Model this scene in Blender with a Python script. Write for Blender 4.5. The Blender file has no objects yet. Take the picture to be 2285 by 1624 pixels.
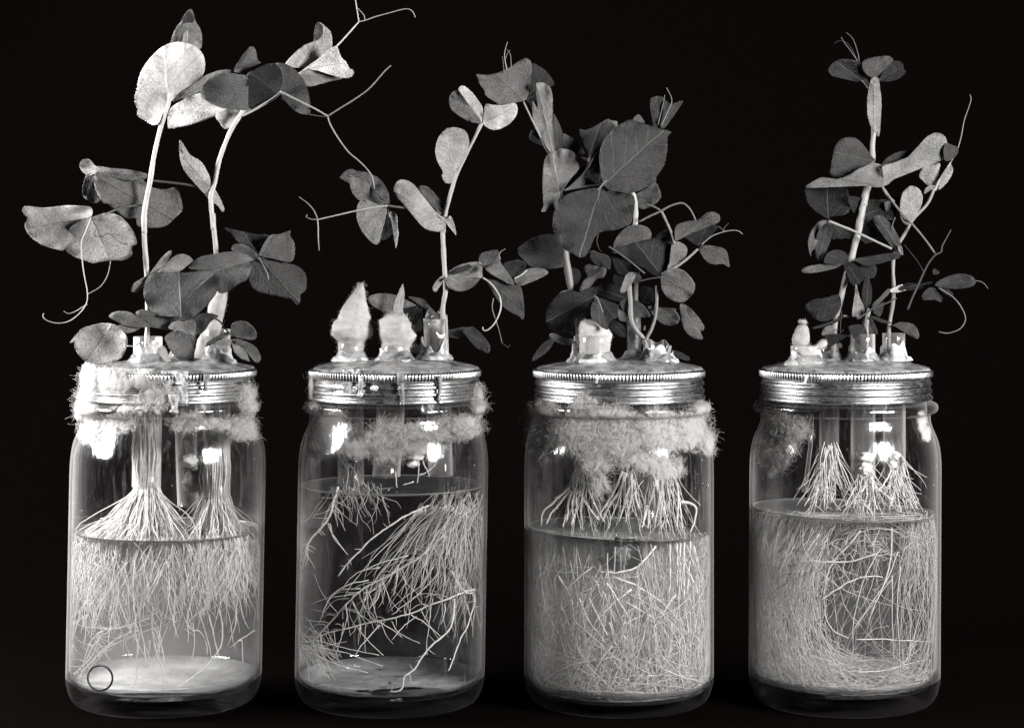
import bpy, math, random
import numpy as np
from mathutils import noise as mnoise, Vector

# ---------------------------------------------------------------- units
# one "u" is about 0.22 mm; a jar is about 430 u wide (9.5 cm)
S = 0.00022
DIST = 5300.0        # camera distance in u
EYE = 1065.0         # camera height over the table in u
W0, H0 = 2285.0, 1624.0

# ---------------------------------------------------------------- camera
scene = bpy.context.scene
COL = scene.collection
cam_data = bpy.data.cameras.new('camera')
cam = bpy.data.objects.new('camera', cam_data)
COL.objects.link(cam)
cam.location = (0, -DIST * S, EYE * S)
cam.rotation_euler = (math.radians(90), 0, 0)
cam_data.sensor_width = 36.0
cam_data.lens = 36.0 * DIST / W0
cam_data.shift_y = -(812.0 - 500.0) / W0
cam_data.clip_start = 0.01
cam_data.clip_end = 50
scene.camera = cam

# ---------------------------------------------------------------- world: a dark studio
world = bpy.data.worlds.new('World')
scene.world = world
world.use_nodes = True
bg = world.node_tree.nodes['Background']
bg.inputs[0].default_value = (0.9, 0.85, 0.85, 1)
bg.inputs[1].default_value = 0.003

# ---------------------------------------------------------------- lamps
def lamp(name, loc, target, size, size_y, energy):
    d = bpy.data.lights.new(name, 'AREA')
    d.shape = 'ELLIPSE'
    d.size = size * S
    d.size_y = size_y * S
    d.energy = energy
    d.color = (1.0, 0.985, 0.975)
    o = bpy.data.objects.new(name, d)
    COL.objects.link(o)
    o.location = Vector(loc) * S
    o.rotation_euler = (Vector(target) * S - o.location).to_track_quat('-Z', 'Y').to_euler()
    return o

lamp('left_lamp', (-2600, -250, 1500), (-350, 0, 700), 1000, 1000, 10.5)
lamp('right_lamp', (2550, -2150, 1500), (100, 0, 600), 1250, 1050, 14.5)

# ---------------------------------------------------------------- exposure
scene.view_settings.view_transform = 'Standard'
scene.view_settings.look = 'None'
scene.view_settings.exposure = 0.0
scene.view_settings.gamma = 1.0
scene.cycles.transparent_max_bounces = 48
scene.cycles.max_bounces = 10
scene.cycles.diffuse_bounces = 3
scene.cycles.glossy_bounces = 4
scene.cycles.transmission_bounces = 4
scene.cycles.volume_bounces = 2
scene.cycles.caustics_reflective = False
scene.cycles.caustics_refractive = False
scene.cycles.sample_clamp_indirect = 2.0
scene.cycles.use_denoising = True
scene.cycles.use_adaptive_sampling = True
scene.cycles.adaptive_threshold = 0.004

rng = np.random.default_rng(11)
R = random.Random(5)

# ---------------------------------------------------------------- picture frames used to read off shapes (one point = one u)
FR = {'A': (0, 0, 1.7577), 'B': (0, 800, 1.7577), 'C': (1100, 0, 1.8045), 'D': (1100, 800, 2.03),
      'E': (1900, 200, 2.285), 'F': (1900, 800, 2.285), 'G': (2900, 100, 2.0792), 'H': (2900, 700, 2.0792),
      'J1': (200, 1300, 2.32), 'J2': (200, 1950, 1.8211), 'J3': (1100, 1300, 2.32), 'J4': (1100, 1950, 1.8211),
      'J5': (1950, 1300, 2.32), 'J6': (1950, 1950, 1.8211), 'J7': (2850, 1300, 2.32), 'J8': (2850, 1950, 1.8211),
      'K3': (2300, 1150, 4.57), 'K4': (3000, 1200, 3.808), 'O': (0, 0, 1 / 1.7501)}

def fr(f, pts):
    ox, oy, s = FR[f]
    a = np.array(pts, float)
    return (np.array([ox, oy]) + a / s) / 1.7501

def W(x, y, d):
    """a point of the front view at depth d, in u"""
    k = 1 + d / DIST
    return ((x - W0 / 2) * k, d, EYE + (500 - y) * k)

def Wn(p, d):
    p = np.asarray(p, float)
    d = np.broadcast_to(np.asarray(d, float), (len(p),))
    k = 1 + d / DIST
    return np.stack([(p[:, 0] - W0 / 2) * k, d, EYE + (500 - p[:, 1]) * k], 1)

# ---------------------------------------------------------------- node helpers
def mat(name):
    m = bpy.data.materials.new(name)
    m.use_nodes = True
    m.node_tree.nodes.clear()
    nt = m.node_tree
    out = nt.nodes.new('ShaderNodeOutputMaterial')
    def N(t, **kw):
        n = nt.nodes.new(t)
        for k, v in kw.items():
            if k.startswith('i_'):
                n.inputs[int(k[2:]) if k[2:].isdigit() else k[2:].replace('_', ' ')].default_value = v
            else:
                setattr(n, k, v)
        return n
    def L(a, ai, b, bi):
        nt.links.new(a.outputs[ai], b.inputs[bi])
    return m, nt, out, N, L

def ramp(N, stops):
    r = N('ShaderNodeValToRGB')
    e = r.color_ramp.elements
    while len(e) < len(stops):
        e.new(0.5)
    for i, (p, v) in enumerate(stops):
        e[i].position = p
        e[i].color = (v, v, v, 1) if not isinstance(v, tuple) else v
    return r

def math_node(N, L, op, a, b=None, c=None, clamp=False):
    n = N('ShaderNodeMath', operation=op)
    n.use_clamp = clamp
    for i, v in enumerate((a, b, c)):
        if v is None:
            continue
        if isinstance(v, tuple):
            L(v[0], v[1], n, i)
        else:
            n.inputs[i].default_value = v
    return n

def coords(N, L, scale=(1, 1, 1)):
    t = N('ShaderNodeNewGeometry')
    m = N('ShaderNodeMapping')
    m.inputs['Scale'].default_value = scale
    L(t, 'Position', m, 'Vector')
    return m

# ---------------------------------------------------------------- materials
def leaf_material():
    m, nt, out, N, L = mat('leaf_green')
    info = N('ShaderNodeObjectInfo')
    at = N('ShaderNodeAttribute', attribute_name='leafco')
    sep = N('ShaderNodeSeparateXYZ')
    L(at, 'Vector', sep, 0)
    nz = N('ShaderNodeTexNoise', i_Scale=2.2, i_Detail=3.0)
    L(at, 'Vector', nz, 'Vector')
    # midrib
    w = math_node(N, L, 'MULTIPLY_ADD', (nz, 'Fac'), 0.12, -0.06)
    yy = math_node(N, L, 'ADD', (sep, 'Y'), (w, 0))
    ay = math_node(N, L, 'ABSOLUTE', (yy, 0))
    mid = N('ShaderNodeMapRange', interpolation_type='SMOOTHSTEP')
    mid.inputs[1].default_value = 0.028; mid.inputs[2].default_value = 0.008
    L(ay, 0, mid, 0)
    # side veins, curving off the midrib
    sx = math_node(N, L, 'MULTIPLY', (sep, 'X'), 2.3)
    w2 = math_node(N, L, 'MULTIPLY', (nz, 'Fac'), 0.9)
    t0 = math_node(N, L, 'POWER', (ay, 0), 0.8)
    t1 = math_node(N, L, 'MULTIPLY_ADD', (t0, 0), -2.1, (sx, 0))
    t2 = math_node(N, L, 'ADD', (t1, 0), (w2, 0))
    pp = math_node(N, L, 'PINGPONG', (t2, 0), 0.5)
    sv = N('ShaderNodeMapRange', interpolation_type='SMOOTHSTEP')
    sv.inputs[1].default_value = 0.05; sv.inputs[2].default_value = 0.005
    L(pp, 0, sv, 0)
    svf = math_node(N, L, 'MULTIPLY', (sv, 0), 0.55)
    v = math_node(N, L, 'MAXIMUM', (mid, 0), (svf, 0))
    # mottling
    n2 = N('ShaderNodeTexNoise', i_Scale=9.0, i_Detail=6.0, i_Roughness=0.7)
    L(at, 'Vector', n2, 'Vector')
    n3 = N('ShaderNodeTexNoise', i_Scale=60.0, i_Detail=3.0, i_Roughness=0.8)
    L(at, 'Vector', n3, 'Vector')
    g = math_node(N, L, 'MULTIPLY_ADD', (n2, 'Fac'), 1.1, 0.4)
    g2 = math_node(N, L, 'MULTIPLY_ADD', (n3, 'Fac'), 1.3, 0.35)
    g3 = math_node(N, L, 'MULTIPLY', (g, 0), (g2, 0))
    nbig = N('ShaderNodeTexNoise', i_Scale=1.3, i_Detail=2.0)
    L(at, 'Vector', nbig, 'Vector')
    g4 = math_node(N, L, 'MULTIPLY_ADD', (nbig, 'Fac'), 1.4, 0.3)
    g5 = math_node(N, L, 'MULTIPLY', (g3, 0), (g4, 0))
    col = N('ShaderNodeMix', data_type='RGBA', blend_type='MULTIPLY')
    col.inputs[0].default_value = 1.0
    L(info, 'Color', col, 6)
    cmb = N('ShaderNodeCombineColor')
    for i in range(3):
        L(g5, 0, cmb, i)
    L(cmb, 0, col, 7)
    veinc = N('ShaderNodeMix', data_type='RGBA', blend_type='ADD')
    vf = math_node(N, L, 'MULTIPLY', (v, 0), 0.75)
    L(vf, 0, veinc, 0)
    L(col, 2, veinc, 6)
    veinc.inputs[7].default_value = (0.11, 0.11, 0.105, 1)
    bs = N('ShaderNodeBsdfPrincipled', i_Roughness=0.45)
    bs.inputs['Specular IOR Level'].default_value = 0.26
    L(veinc, 2, bs, 'Base Color')
    bump = N('ShaderNodeBump', i_Strength=0.8, i_Distance=0.0016)
    h = math_node(N, L, 'MULTIPLY_ADD', (v, 0), -0.5, (n2, 'Fac'))
    L(h, 0, bump, 'Height')
    L(bump, 0, bs, 'Normal')
    tr = N('ShaderNodeBsdfTranslucent')
    L(veinc, 2, tr, 'Color')
    mx = N('ShaderNodeMixShader', i_0=0.12)
    L(bs, 0, mx, 1); L(tr, 0, mx, 2)
    L(mx, 0, out, 0)
    return m

def tone_material(name, rough, spec, streak=(1, 1, 1), scale=900, trans=0.1, lo=0.7, hi=1.2):
    """colour from the object, with fine streaks"""
    m, nt, out, N, L = mat(name)
    info = N('ShaderNodeObjectInfo')
    co = coords(N, L, streak)
    nz = N('ShaderNodeTexNoise', i_Scale=scale, i_Detail=5.0, i_Roughness=0.65)
    L(co, 0, nz, 'Vector')
    r = N('ShaderNodeMapRange')
    r.inputs[1].default_value = 0.3; r.inputs[2].default_value = 0.7
    r.inputs[3].default_value = lo; r.inputs[4].default_value = hi
    L(nz, 'Fac', r, 0)
    mx = N('ShaderNodeVectorMath', operation='SCALE')
    L(info, 'Color', mx, 0)
    L(r, 0, mx, 'Scale')
    bs = N('ShaderNodeBsdfPrincipled', i_Roughness=rough)
    bs.inputs['Specular IOR Level'].default_value = spec
    L(mx, 0, bs, 'Base Color')
    tr = N('ShaderNodeBsdfTranslucent')
    L(mx, 0, tr, 'Color')
    ms = N('ShaderNodeMixShader', i_0=trans)
    L(bs, 0, ms, 1); L(tr, 0, ms, 2)
    L(ms, 0, out, 0)
    return m

def fresnel(N, L, ior, bump=None):
    # thin wall: the same mirror strength from both sides of the surface
    f = N('ShaderNodeFresnel')
    g = N('ShaderNodeNewGeometry')
    r = N('ShaderNodeMapRange')
    r.inputs[3].default_value = ior; r.inputs[4].default_value = 1.0 / ior
    L(g, 'Backfacing', r, 0); L(r, 0, f, 'IOR')
    if bump is not None:
        L(bump, 0, f, 'Normal')
    return f

def glass_material(name, rim_haze=0.40, streaks=0.26, tint=0.99, rough=0.13, wav=0.0022, pw=5.0, veil=0.0):
    """clear glass: sees through, mirrors by Fresnel, with a painted haze at the rims and dried residue streaks"""
    m, nt, out, N, L = mat(name)
    co = coords(N, L, (1, 1, 0.12))
    nz = N('ShaderNodeTexNoise', i_Scale=420.0, i_Detail=4.0, i_Roughness=0.6)
    L(co, 0, nz, 'Vector')
    cb = coords(N, L, (1, 1, 0.35))
    nb = N('ShaderNodeTexNoise', i_Scale=70.0, i_Detail=3.0)
    L(cb, 0, nb, 'Vector')
    bump = N('ShaderNodeBump', i_Strength=0.6, i_Distance=wav)
    L(nb, 'Fac', bump, 'Height')
    tr = N('ShaderNodeBsdfTransparent', i_0=(tint, tint, tint, 1))
    gl = N('ShaderNodeBsdfGlossy', i_Roughness=rough)
    gl.inputs['Color'].default_value = (1, 1, 1, 1)
    L(bump, 0, gl, 'Normal')
    f = fresnel(N, L, 1.5, bump)
    mx = N('ShaderNodeMixShader')
    L(f, 0, mx, 0); L(tr, 0, mx, 1); L(gl, 0, mx, 2)
    # rim haze: the bright glass edge put into pale diffuse colour, plus residue
    lw = N('ShaderNodeLayerWeight', i_Blend=0.5)
    p = math_node(N, L, 'POWER', (lw, 'Facing'), pw)
    pf = math_node(N, L, 'MULTIPLY_ADD', (p, 0), rim_haze, veil)
    st = ramp(N, [(0.56, 0.0), (0.78, 1.0)])
    L(nz, 'Fac', st, 0)
    blot = N('ShaderNodeTexNoise', i_Scale=28.0, i_Detail=3.0)
    L(co, 0, blot, 'Vector')
    blr = ramp(N, [(0.45, 0.1), (0.7, 1.0)])
    L(blot, 'Fac', blr, 0)
    s2 = math_node(N, L, 'MULTIPLY', (st, 0), (blr, 0))
    sf = math_node(N, L, 'MULTIPLY', (s2, 0), streaks)
    tot = math_node(N, L, 'ADD', (pf, 0), (sf, 0), clamp=True)
    df = N('ShaderNodeBsdfDiffuse', i_0=(0.75, 0.74, 0.73, 1))
    tl = N('ShaderNodeBsdfTranslucent', i_0=(0.75, 0.74, 0.73, 1))
    dm = N('ShaderNodeMixShader', i_0=0.5)
    L(df, 0, dm, 1); L(tl, 0, dm, 2)
    m2 = N('ShaderNodeMixShader')
    L(tot, 0, m2, 0); L(mx, 0, m2, 1); L(dm, 0, m2, 2)
    L(m2, 0, out, 0)
    return m

def water_material(name, density, top, lip=False, scum=0.1):
    m, nt, out, N, L = mat(name)
    if top:
        tr = N('ShaderNodeBsdfTransparent', i_0=(0.96, 0.96, 0.96, 1))
        gl = N('ShaderNodeBsdfGlossy', i_Roughness=0.03)
        cw = coords(N, L)
        nw = N('ShaderNodeTexNoise', i_Scale=60.0, i_Detail=2.0)
        L(cw, 0, nw, 'Vector')
        bw = N('ShaderNodeBump', i_Strength=0.25, i_Distance=0.0012)
        L(nw, 'Fac', bw, 'Height'); L(bw, 0, gl, 'Normal')
        f = fresnel(N, L, 1.33)
        f2 = math_node(N, L, 'MULTIPLY', (f, 0), 0.5)
        mx = N('ShaderNodeMixShader')
        L(f2, 0, mx, 0); L(tr, 0, mx, 1); L(gl, 0, mx, 2)
        co = coords(N, L)
        nz = N('ShaderNodeTexNoise', i_Scale=110.0, i_Detail=5.0)
        L(co, 0, nz, 'Vector')
        r = ramp(N, [(0.45, 0.0), (0.75, 1.0)])
        L(nz, 'Fac', r, 0)
        sf = math_node(N, L, 'MULTIPLY_ADD', (r, 0), 0.25 if lip else scum * 2, 0.42 if lip else scum * 0.3)  # lip: refraction gleam put in as pale diffuse colour
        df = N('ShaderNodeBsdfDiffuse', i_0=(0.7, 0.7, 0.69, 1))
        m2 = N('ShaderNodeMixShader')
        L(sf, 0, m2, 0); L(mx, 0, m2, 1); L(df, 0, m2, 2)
        L(m2, 0, out, 0)
    else:
        tr = N('ShaderNodeBsdfTransparent', i_0=(1, 1, 1, 1))
        L(tr, 0, out, 0)
    vol = N('ShaderNodeVolumePrincipled')
    vol.inputs['Color'].default_value = (0.985, 0.98, 0.975, 1)
    vol.inputs['Density'].default_value = density
    vol.inputs['Anisotropy'].default_value = 0.1
    L(vol, 0, out, 'Volume')
    return m

def metal_material():
    m, nt, out, N, L = mat('tinned_metal')
    co = coords(N, L, (1, 1, 3.0))
    nz = N('ShaderNodeTexNoise', i_Scale=260.0, i_Detail=6.0, i_Roughness=0.7)
    L(co, 0, nz, 'Vector')
    r = ramp(N, [(0.35, 0.2), (0.7, 0.34)])
    L(nz, 'Fac', r, 0)
    c = ramp(N, [(0.3, 0.88), (0.75, 0.6)])
    L(nz, 'Fac', c, 0)
    bs = N('ShaderNodeBsdfPrincipled', i_Metallic=1.0)
    c0 = coords(N, L)
    sn = N('ShaderNodeTexNoise', i_Scale=48.0, i_Detail=6.0, i_Roughness=0.7)
    sn.inputs['Distortion'].default_value = 0.8
    L(c0, 0, sn, 'Vector')
    sr = ramp(N, [(0.52, 0.0), (0.66, 0.85)])
    L(sn, 'Fac', sr, 0)
    cm = N('ShaderNodeMix', data_type='RGBA')
    L(sr, 0, cm, 0); L(c, 0, cm, 6)
    cm.inputs[7].default_value = (0.12, 0.115, 0.11, 1)
    rm_ = math_node(N, L, 'MULTIPLY_ADD', (sr, 0), 0.25, (r, 0))
    L(rm_, 0, bs, 'Roughness'); L(cm, 2, bs, 'Base Color')
    n2 = N('ShaderNodeTexNoise', i_Scale=90.0, i_Detail=3.0)
    L(co, 0, n2, 'Vector')
    b = N('ShaderNodeBump', i_Strength=0.2, i_Distance=0.0003)
    L(n2, 'Fac', b, 'Height'); L(b, 0, bs, 'Normal')
    L(bs, 0, out, 0)
    return m

def wax_material(name, lo, hi, rough=0.38, spec=0.5, scale=120.0):
    m, nt, out, N, L = mat(name)
    co = coords(N, L)
    nz = N('ShaderNodeTexNoise', i_Scale=scale, i_Detail=7.0, i_Roughness=0.68)
    nz.inputs['Distortion'].default_value = 0.6
    L(co, 0, nz, 'Vector')
    c = ramp(N, [(0.36, lo), (0.62, hi)])
    L(nz, 'Fac', c, 0)
    bs = N('ShaderNodeBsdfPrincipled', i_Roughness=rough)
    bs.inputs['Specular IOR Level'].default_value = spec
    L(c, 0, bs, 'Base Color')
    n2 = N('ShaderNodeTexNoise', i_Scale=scale * 4, i_Detail=5.0)
    L(co, 0, n2, 'Vector')
    b = N('ShaderNodeBump', i_Strength=0.6, i_Distance=0.0007)
    L(n2, 'Fac', b, 'Height'); L(b, 0, bs, 'Normal')
    L(bs, 0, out, 0)
    return m

def plain(name, col, rough=0.8, spec=0.2, bump=0.0, scale=300.0):
    m, nt, out, N, L = mat(name)
    co = coords(N, L)
    nz = N('ShaderNodeTexNoise', i_Scale=scale, i_Detail=5.0)
    L(co, 0, nz, 'Vector')
    c = ramp(N, [(0.3, tuple(x * 0.7 for x in col) + (1,)), (0.7, tuple(min(1, x * 1.25) for x in col) + (1,))])
    L(nz, 'Fac', c, 0)
    bs = N('ShaderNodeBsdfPrincipled', i_Roughness=rough)
    bs.inputs['Specular IOR Level'].default_value = spec
    L(c, 0, bs, 'Base Color')
    if bump:
        b = N('ShaderNodeBump', i_Strength=bump, i_Distance=0.0008)
        L(nz, 'Fac', b, 'Height'); L(b, 0, bs, 'Normal')
    L(bs, 0, out, 0)
    return m

M_leaf = leaf_material()
M_stem = tone_material('pea_stem', 0.5, 0.3, (1, 1, 0.08), 1500, 0.12, 0.8, 1.12)
M_root = tone_material('root_white', 0.6, 0.25, (1, 1, 1), 400, 0.15, 0.72, 1.15)
M_wool = tone_material('cotton', 0.95, 0.05, (1, 1, 1), 260, 0.35, 0.8, 1.08)
M_glass = glass_material('jar_glass')
M_base = glass_material('thick_base_glass', rim_haze=0.07, streaks=0.02, rough=0.05)
M_tube = glass_material('tube_glass', rim_haze=0.8, streaks=0.7, tint=0.97, pw=2.6, veil=0.06)
def wisp_material():
    m, nt, out, N, L = mat('cotton_wisps')
    at = N('ShaderNodeAttribute', attribute_name='leafco')
    sp = N('ShaderNodeSeparateXYZ')
    L(at, 'Vector', sp, 0)
    co = coords(N, L)
    n1 = N('ShaderNodeTexNoise', i_Scale=210.0, i_Detail=4.0, i_Roughness=0.6)
    n1.inputs['Distortion'].default_value = 1.2
    L(co, 0, n1, 'Vector')
    # combed look: noise stretched along a slowly turning direction
    n0 = N('ShaderNodeTexNoise', i_Scale=60.0, i_Detail=2.0)
    L(co, 0, n0, 'Vector')
    rot = N('ShaderNodeVectorRotate', rotation_type='Y_AXIS')
    an = math_node(N, L, 'MULTIPLY', (n0, 'Fac'), 7.0)
    L(co, 0, rot, 'Vector'); L(an, 0, rot, 'Angle')
    mp = N('ShaderNodeMapping')
    mp.inputs['Scale'].default_value = (1.0, 1.0, 0.22)
    L(rot, 0, mp, 'Vector')
    n2 = N('ShaderNodeTexNoise', i_Scale=1300.0, i_Detail=3.0, i_Roughness=0.7)
    L(mp, 0, n2, 'Vector')
    a1 = math_node(N, L, 'MULTIPLY_ADD', (n1, 'Fac'), 2.6, -1.3)
    a2 = math_node(N, L, 'MULTIPLY_ADD', (n2, 'Fac'), 2.2, -1.1)
    a3 = math_node(N, L, 'ADD', (a1, 0), (a2, 0))
    a4 = math_node(N, L, 'ADD', (a3, 0), (sp, 'X'))
    a5 = math_node(N, L, 'MULTIPLY_ADD', (sp, 'Y'), -0.45, (a4, 0))
    mr = N('ShaderNodeMapRange', interpolation_type='SMOOTHSTEP')
    mr.inputs[1].default_value = 0.0; mr.inputs[2].default_value = 0.75
    mr.inputs[3].default_value = 0.0; mr.inputs[4].default_value = 0.5
    L(a5, 0, mr, 0)
    info = N('ShaderNodeObjectInfo')
    df = N('ShaderNodeBsdfDiffuse'); L(info, 'Color', df, 0)
    tl = N('ShaderNodeBsdfTranslucent'); L(info, 'Color', tl, 0)
    dm = N('ShaderNodeMixShader', i_0=0.45)
    L(df, 0, dm, 1); L(tl, 0, dm, 2)
    tr = N('ShaderNodeBsdfTransparent')
    ms = N('ShaderNodeMixShader')
    L(mr, 0, ms, 0); L(tr, 0, ms, 1); L(dm, 0, ms, 2)
    L(ms, 0, out, 0)
    return m
M_wisp = wisp_material()
M_drop = glass_material('water_drop', rim_haze=0.6, streaks=0.0, rough=0.05)
M_metal = metal_material()
M_wax = wax_material('grey_wax', 0.05, 0.30, 0.26)
M_waxl = wax_material('pale_wax', 0.12, 0.62, 0.35, 0.5, 150.0)
M_waxd = wax_material('dark_wax', 0.02, 0.12, 0.4, 0.4)
M_cloth = plain('black_cloth', (0.0025, 0.0018, 0.0017), 0.95, 0.0, 0.2, 900.0)
def sediment_material():
    m, nt, out, N, L = mat('pale_sediment')
    co = coords(N, L)
    n1 = N('ShaderNodeTexNoise', i_Scale=55.0, i_Detail=8.0, i_Roughness=0.7)
    L(co, 0, n1, 'Vector')
    c = ramp(N, [(0.35, 0.2), (0.65, 0.42)])
    L(n1, 'Fac', c, 0)
    n2 = N('ShaderNodeTexNoise', i_Scale=30.0, i_Detail=9.0, i_Roughness=0.72)
    n2.inputs['Distortion'].default_value = 0.5
    L(co, 0, n2, 'Vector')
    a = ramp(N, [(0.25, 0.6), (0.38, 1.0)])
    L(n2, 'Fac', a, 0)
    at = N('ShaderNodeAttribute', attribute_name='leafco')
    sp = N('ShaderNodeSeparateXYZ')
    L(at, 'Vector', sp, 0)
    am = math_node(N, L, 'MULTIPLY', (a, 0), (sp, 'X'))
    df = N('ShaderNodeBsdfDiffuse')
    L(c, 0, df, 'Color')
    tr = N('ShaderNodeBsdfTransparent')
    ms = N('ShaderNodeMixShader')
    L(am, 0, ms, 0); L(tr, 0, ms, 1); L(df, 0, ms, 2)
    L(ms, 0, out, 0)
    return m
M_sed = sediment_material()
M_rubber = plain('dark_mark', (0.012, 0.011, 0.011), 0.5, 0.3)

# ---------------------------------------------------------------- mesh building
class Buf:
    def __init__(s):
        s.v = []; s.q = []; s.t = []; s.n = 0; s.attr = []; s.mi = []
    def add(s, v, quads=None, tris=None, attr=None):
        v = np.asarray(v, float).reshape(-1, 3)
        if quads is not None and len(quads):
            s.q.append(np.asarray(quads, int).reshape(-1, 4) + s.n)
        if tris is not None and len(tris):
            s.t.append(np.asarray(tris, int).reshape(-1, 3) + s.n)
        s.v.append(v)
        s.n += len(v)
        if attr is not None:
            s.attr.append(np.asarray(attr, float).reshape(-1, 3))
    def build(s, name, m, parent=None, tone=None, smooth=True, label=None, kind=None):
        v = np.concatenate(s.v) * S
        off = np.array(parent.location) if parent is not None else np.zeros(3)
        p = parent
        while p is not None and p.parent is not None:
            p = p.parent
            off = off + np.array(p.location)
        if parent is not None and parent.type == 'MESH':
            off = np.array(OFF.get(parent.name, (0, 0, 0)))
        if parent is None:
            base = np.array([v[:, 0].mean(), v[:, 1].mean(), v[:, 2].min()])
            off = base
        v = v - off
        Q = np.concatenate(s.q) if s.q else np.zeros((0, 4), int)
        T = np.concatenate(s.t) if s.t else np.zeros((0, 3), int)
        me = bpy.data.meshes.new(name)
        me.vertices.add(len(v)); me.vertices.foreach_set('co', v.ravel())
        nl = Q.size + T.size
        me.loops.add(nl)
        me.loops.foreach_set('vertex_index', np.concatenate([Q.ravel(), T.ravel()]))
        me.polygons.add(len(Q) + len(T))
        starts = np.concatenate([np.arange(len(Q)) * 4, Q.size + np.arange(len(T)) * 3])
        me.polygons.foreach_set('loop_start', starts)
        if smooth:
            me.polygons.foreach_set('use_smooth', np.ones(len(Q) + len(T), bool))
        ms = m if isinstance(m, (list, tuple)) else [m]
        for x in ms:
            me.materials.append(x)
        if s.mi:
            me.polygons.foreach_set('material_index', np.concatenate(s.mi))
        if s.attr:
            a = me.attributes.new('leafco', 'FLOAT_VECTOR', 'POINT')
            a.data.foreach_set('vector', np.concatenate(s.attr).ravel())
        me.update(calc_edges=True)
        me.validate()
        o = bpy.data.objects.new(name, me)
        COL.objects.link(o)
        if parent is not None:
            o.parent = parent
            OFF[o.name] = off
        else:
            o.location = off
            OFF[o.name] = off
        if tone is not None:
            o.color = (tone, tone * 0.985, tone * 0.97, 1)
        if label: o['label'] = label
        if kind: o['kind'] = kind
        return o
OFF = {}

def thing(name, loc, label, cat, group=None):
    o = bpy.data.objects.new(name, None)
    COL.objects.link(o)
    o.empty_display_size = 0.01
    o.location = Vector(loc) * S
    o['label'] = label; o['category'] = cat
    if group: o['group'] = group
    OFF[o.name] = np.array(o.location)
    return o

def tag(o, label, cat, group=None):
    o['label'] = label; o['category'] = cat
    if group: o['group'] = group
    return o

def catmull(p, n=6, closed=False):
    p = np.asarray(p, float)
    if closed:
        q = np.vstack([p[-1], p, p[0], p[1]])
    else:
        q = np.vstack([2 * p[0] - p[1], p, 2 * p[-1] - p[-2]])
    out = []
    for i in range(1, len(q) - 2):
        t = np.linspace(0, 1, n, endpoint=False)[:, None]
        a, b, c, d = q[i - 1], q[i], q[i + 1], q[i + 2]
        out.append(0.5 * ((2 * b) + (c - a) * t + (2 * a - 5 * b + 4 * c - d) * t ** 2 + (3 * b - a - 3 * c + d) * t ** 3))
    r = np.concatenate(out)
    if not closed:
        r = np.vstack([r, p[-1]])
    return r

def tubes(buf, P, Rr, k=4, ref=None):
    """P (M,N,3) centre lines, Rr (M,N) radii -> tubes"""
    P = np.asarray(P, float)
    if P.ndim == 2: P = P[None]
    M, n, _ = P.shape
    Rr = np.broadcast_to(np.asarray(Rr, float), (M, n))
    T = np.gradient(P, axis=1)
    T /= np.linalg.norm(T, axis=2, keepdims=True) + 1e-9
    if ref is None:
        ref = np.array([0.07, 1.0, 0.05])
    rf = np.broadcast_to(np.asarray(ref, float), P.shape)
    U = np.cross(T, rf)
    U /= np.linalg.norm(U, axis=2, keepdims=True) + 1e-9
    V = np.cross(T, U)
    a = np.arange(k) * 2 * math.pi / k
    ring = P[:, :, None, :] + Rr[:, :, None, None] * (np.cos(a)[None, None, :, None] * U[:, :, None, :] + np.sin(a)[None, None, :, None] * V[:, :, None, :])
    v = ring.reshape(-1, 3)
    i = np.arange(M)[:, None, None] * (n * k) + np.arange(n - 1)[None, :, None] * k
    j = np.arange(k)[None, None, :]
    j2 = (j + 1) % k
    q = np.stack([i + j, i + j2, i + k + j2, i + k + j], -1).reshape(-1, 4)
    # end caps as fans
    tr = []
    if k == 3:
        b = np.arange(M) * n * k
        tr = np.concatenate([np.stack([b, b + 2, b + 1], 1), np.stack([b + (n - 1) * k, b + (n - 1) * k + 1, b + (n - 1) * k + 2], 1)])
        buf.add(v, q, tr)
    elif k == 4:
        b = np.arange(M) * n * k
        e = b + (n - 1) * k
        q = np.concatenate([q, np.stack([b + 3, b + 2, b + 1, b], 1), np.stack([e, e + 1, e + 2, e + 3], 1)])
        buf.add(v, q)
    else:
        nv = len(v)
        cs = np.concatenate([P[:, 0], P[:, -1]])
        v = np.concatenate([v, cs])
        tl = []
        for mI in range(M):
            b = mI * n * k; e = b + (n - 1) * k
            for jj in range(k):
                tl.append((b + (jj + 1) % k, b + jj, nv + mI))
                tl.append((e + jj, e + (jj + 1) % k, nv + M + mI))
        buf.add(v, q, tl)

def line(name, root, f, pts, r0, r1=None, d=0, d1=None, tone=0.5, m=None, k=8, n=6, label=None):
    """a stem / tendril / root along traced points"""
    p = catmull(fr(f, pts), n)
    r1 = r0 if r1 is None else r1
    d1 = d if d1 is None else d1
    t = np.linspace(0, 1, len(p))
    wob = 0
    P = Wn(p, d + (d1 - d) * t)
    rr = r0 + (r1 - r0) * t
    rr = rr * (1 + 0.06 * np.sin(t * 23 + len(pts)) + 0.04 * np.sin(t * 51))
    b = Buf()
    tubes(b, P, rr, k)
    return b.build(name, m or M_stem, root, tone, label=label)

def lin(v):
    v = v / 255.0
    return v / 12.92 if v <= 0.04045 else ((v + 0.055) / 1.055) ** 2.4

GAIN = 1.0
def alb(v):  # leaf tones are seen brightness, so shading and falloff sit in the colour
    return max(0.006, min(0.82, lin(v) * (0.44 + 0.44 * min(1.0, v / 180.0)) * GAIN))

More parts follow.
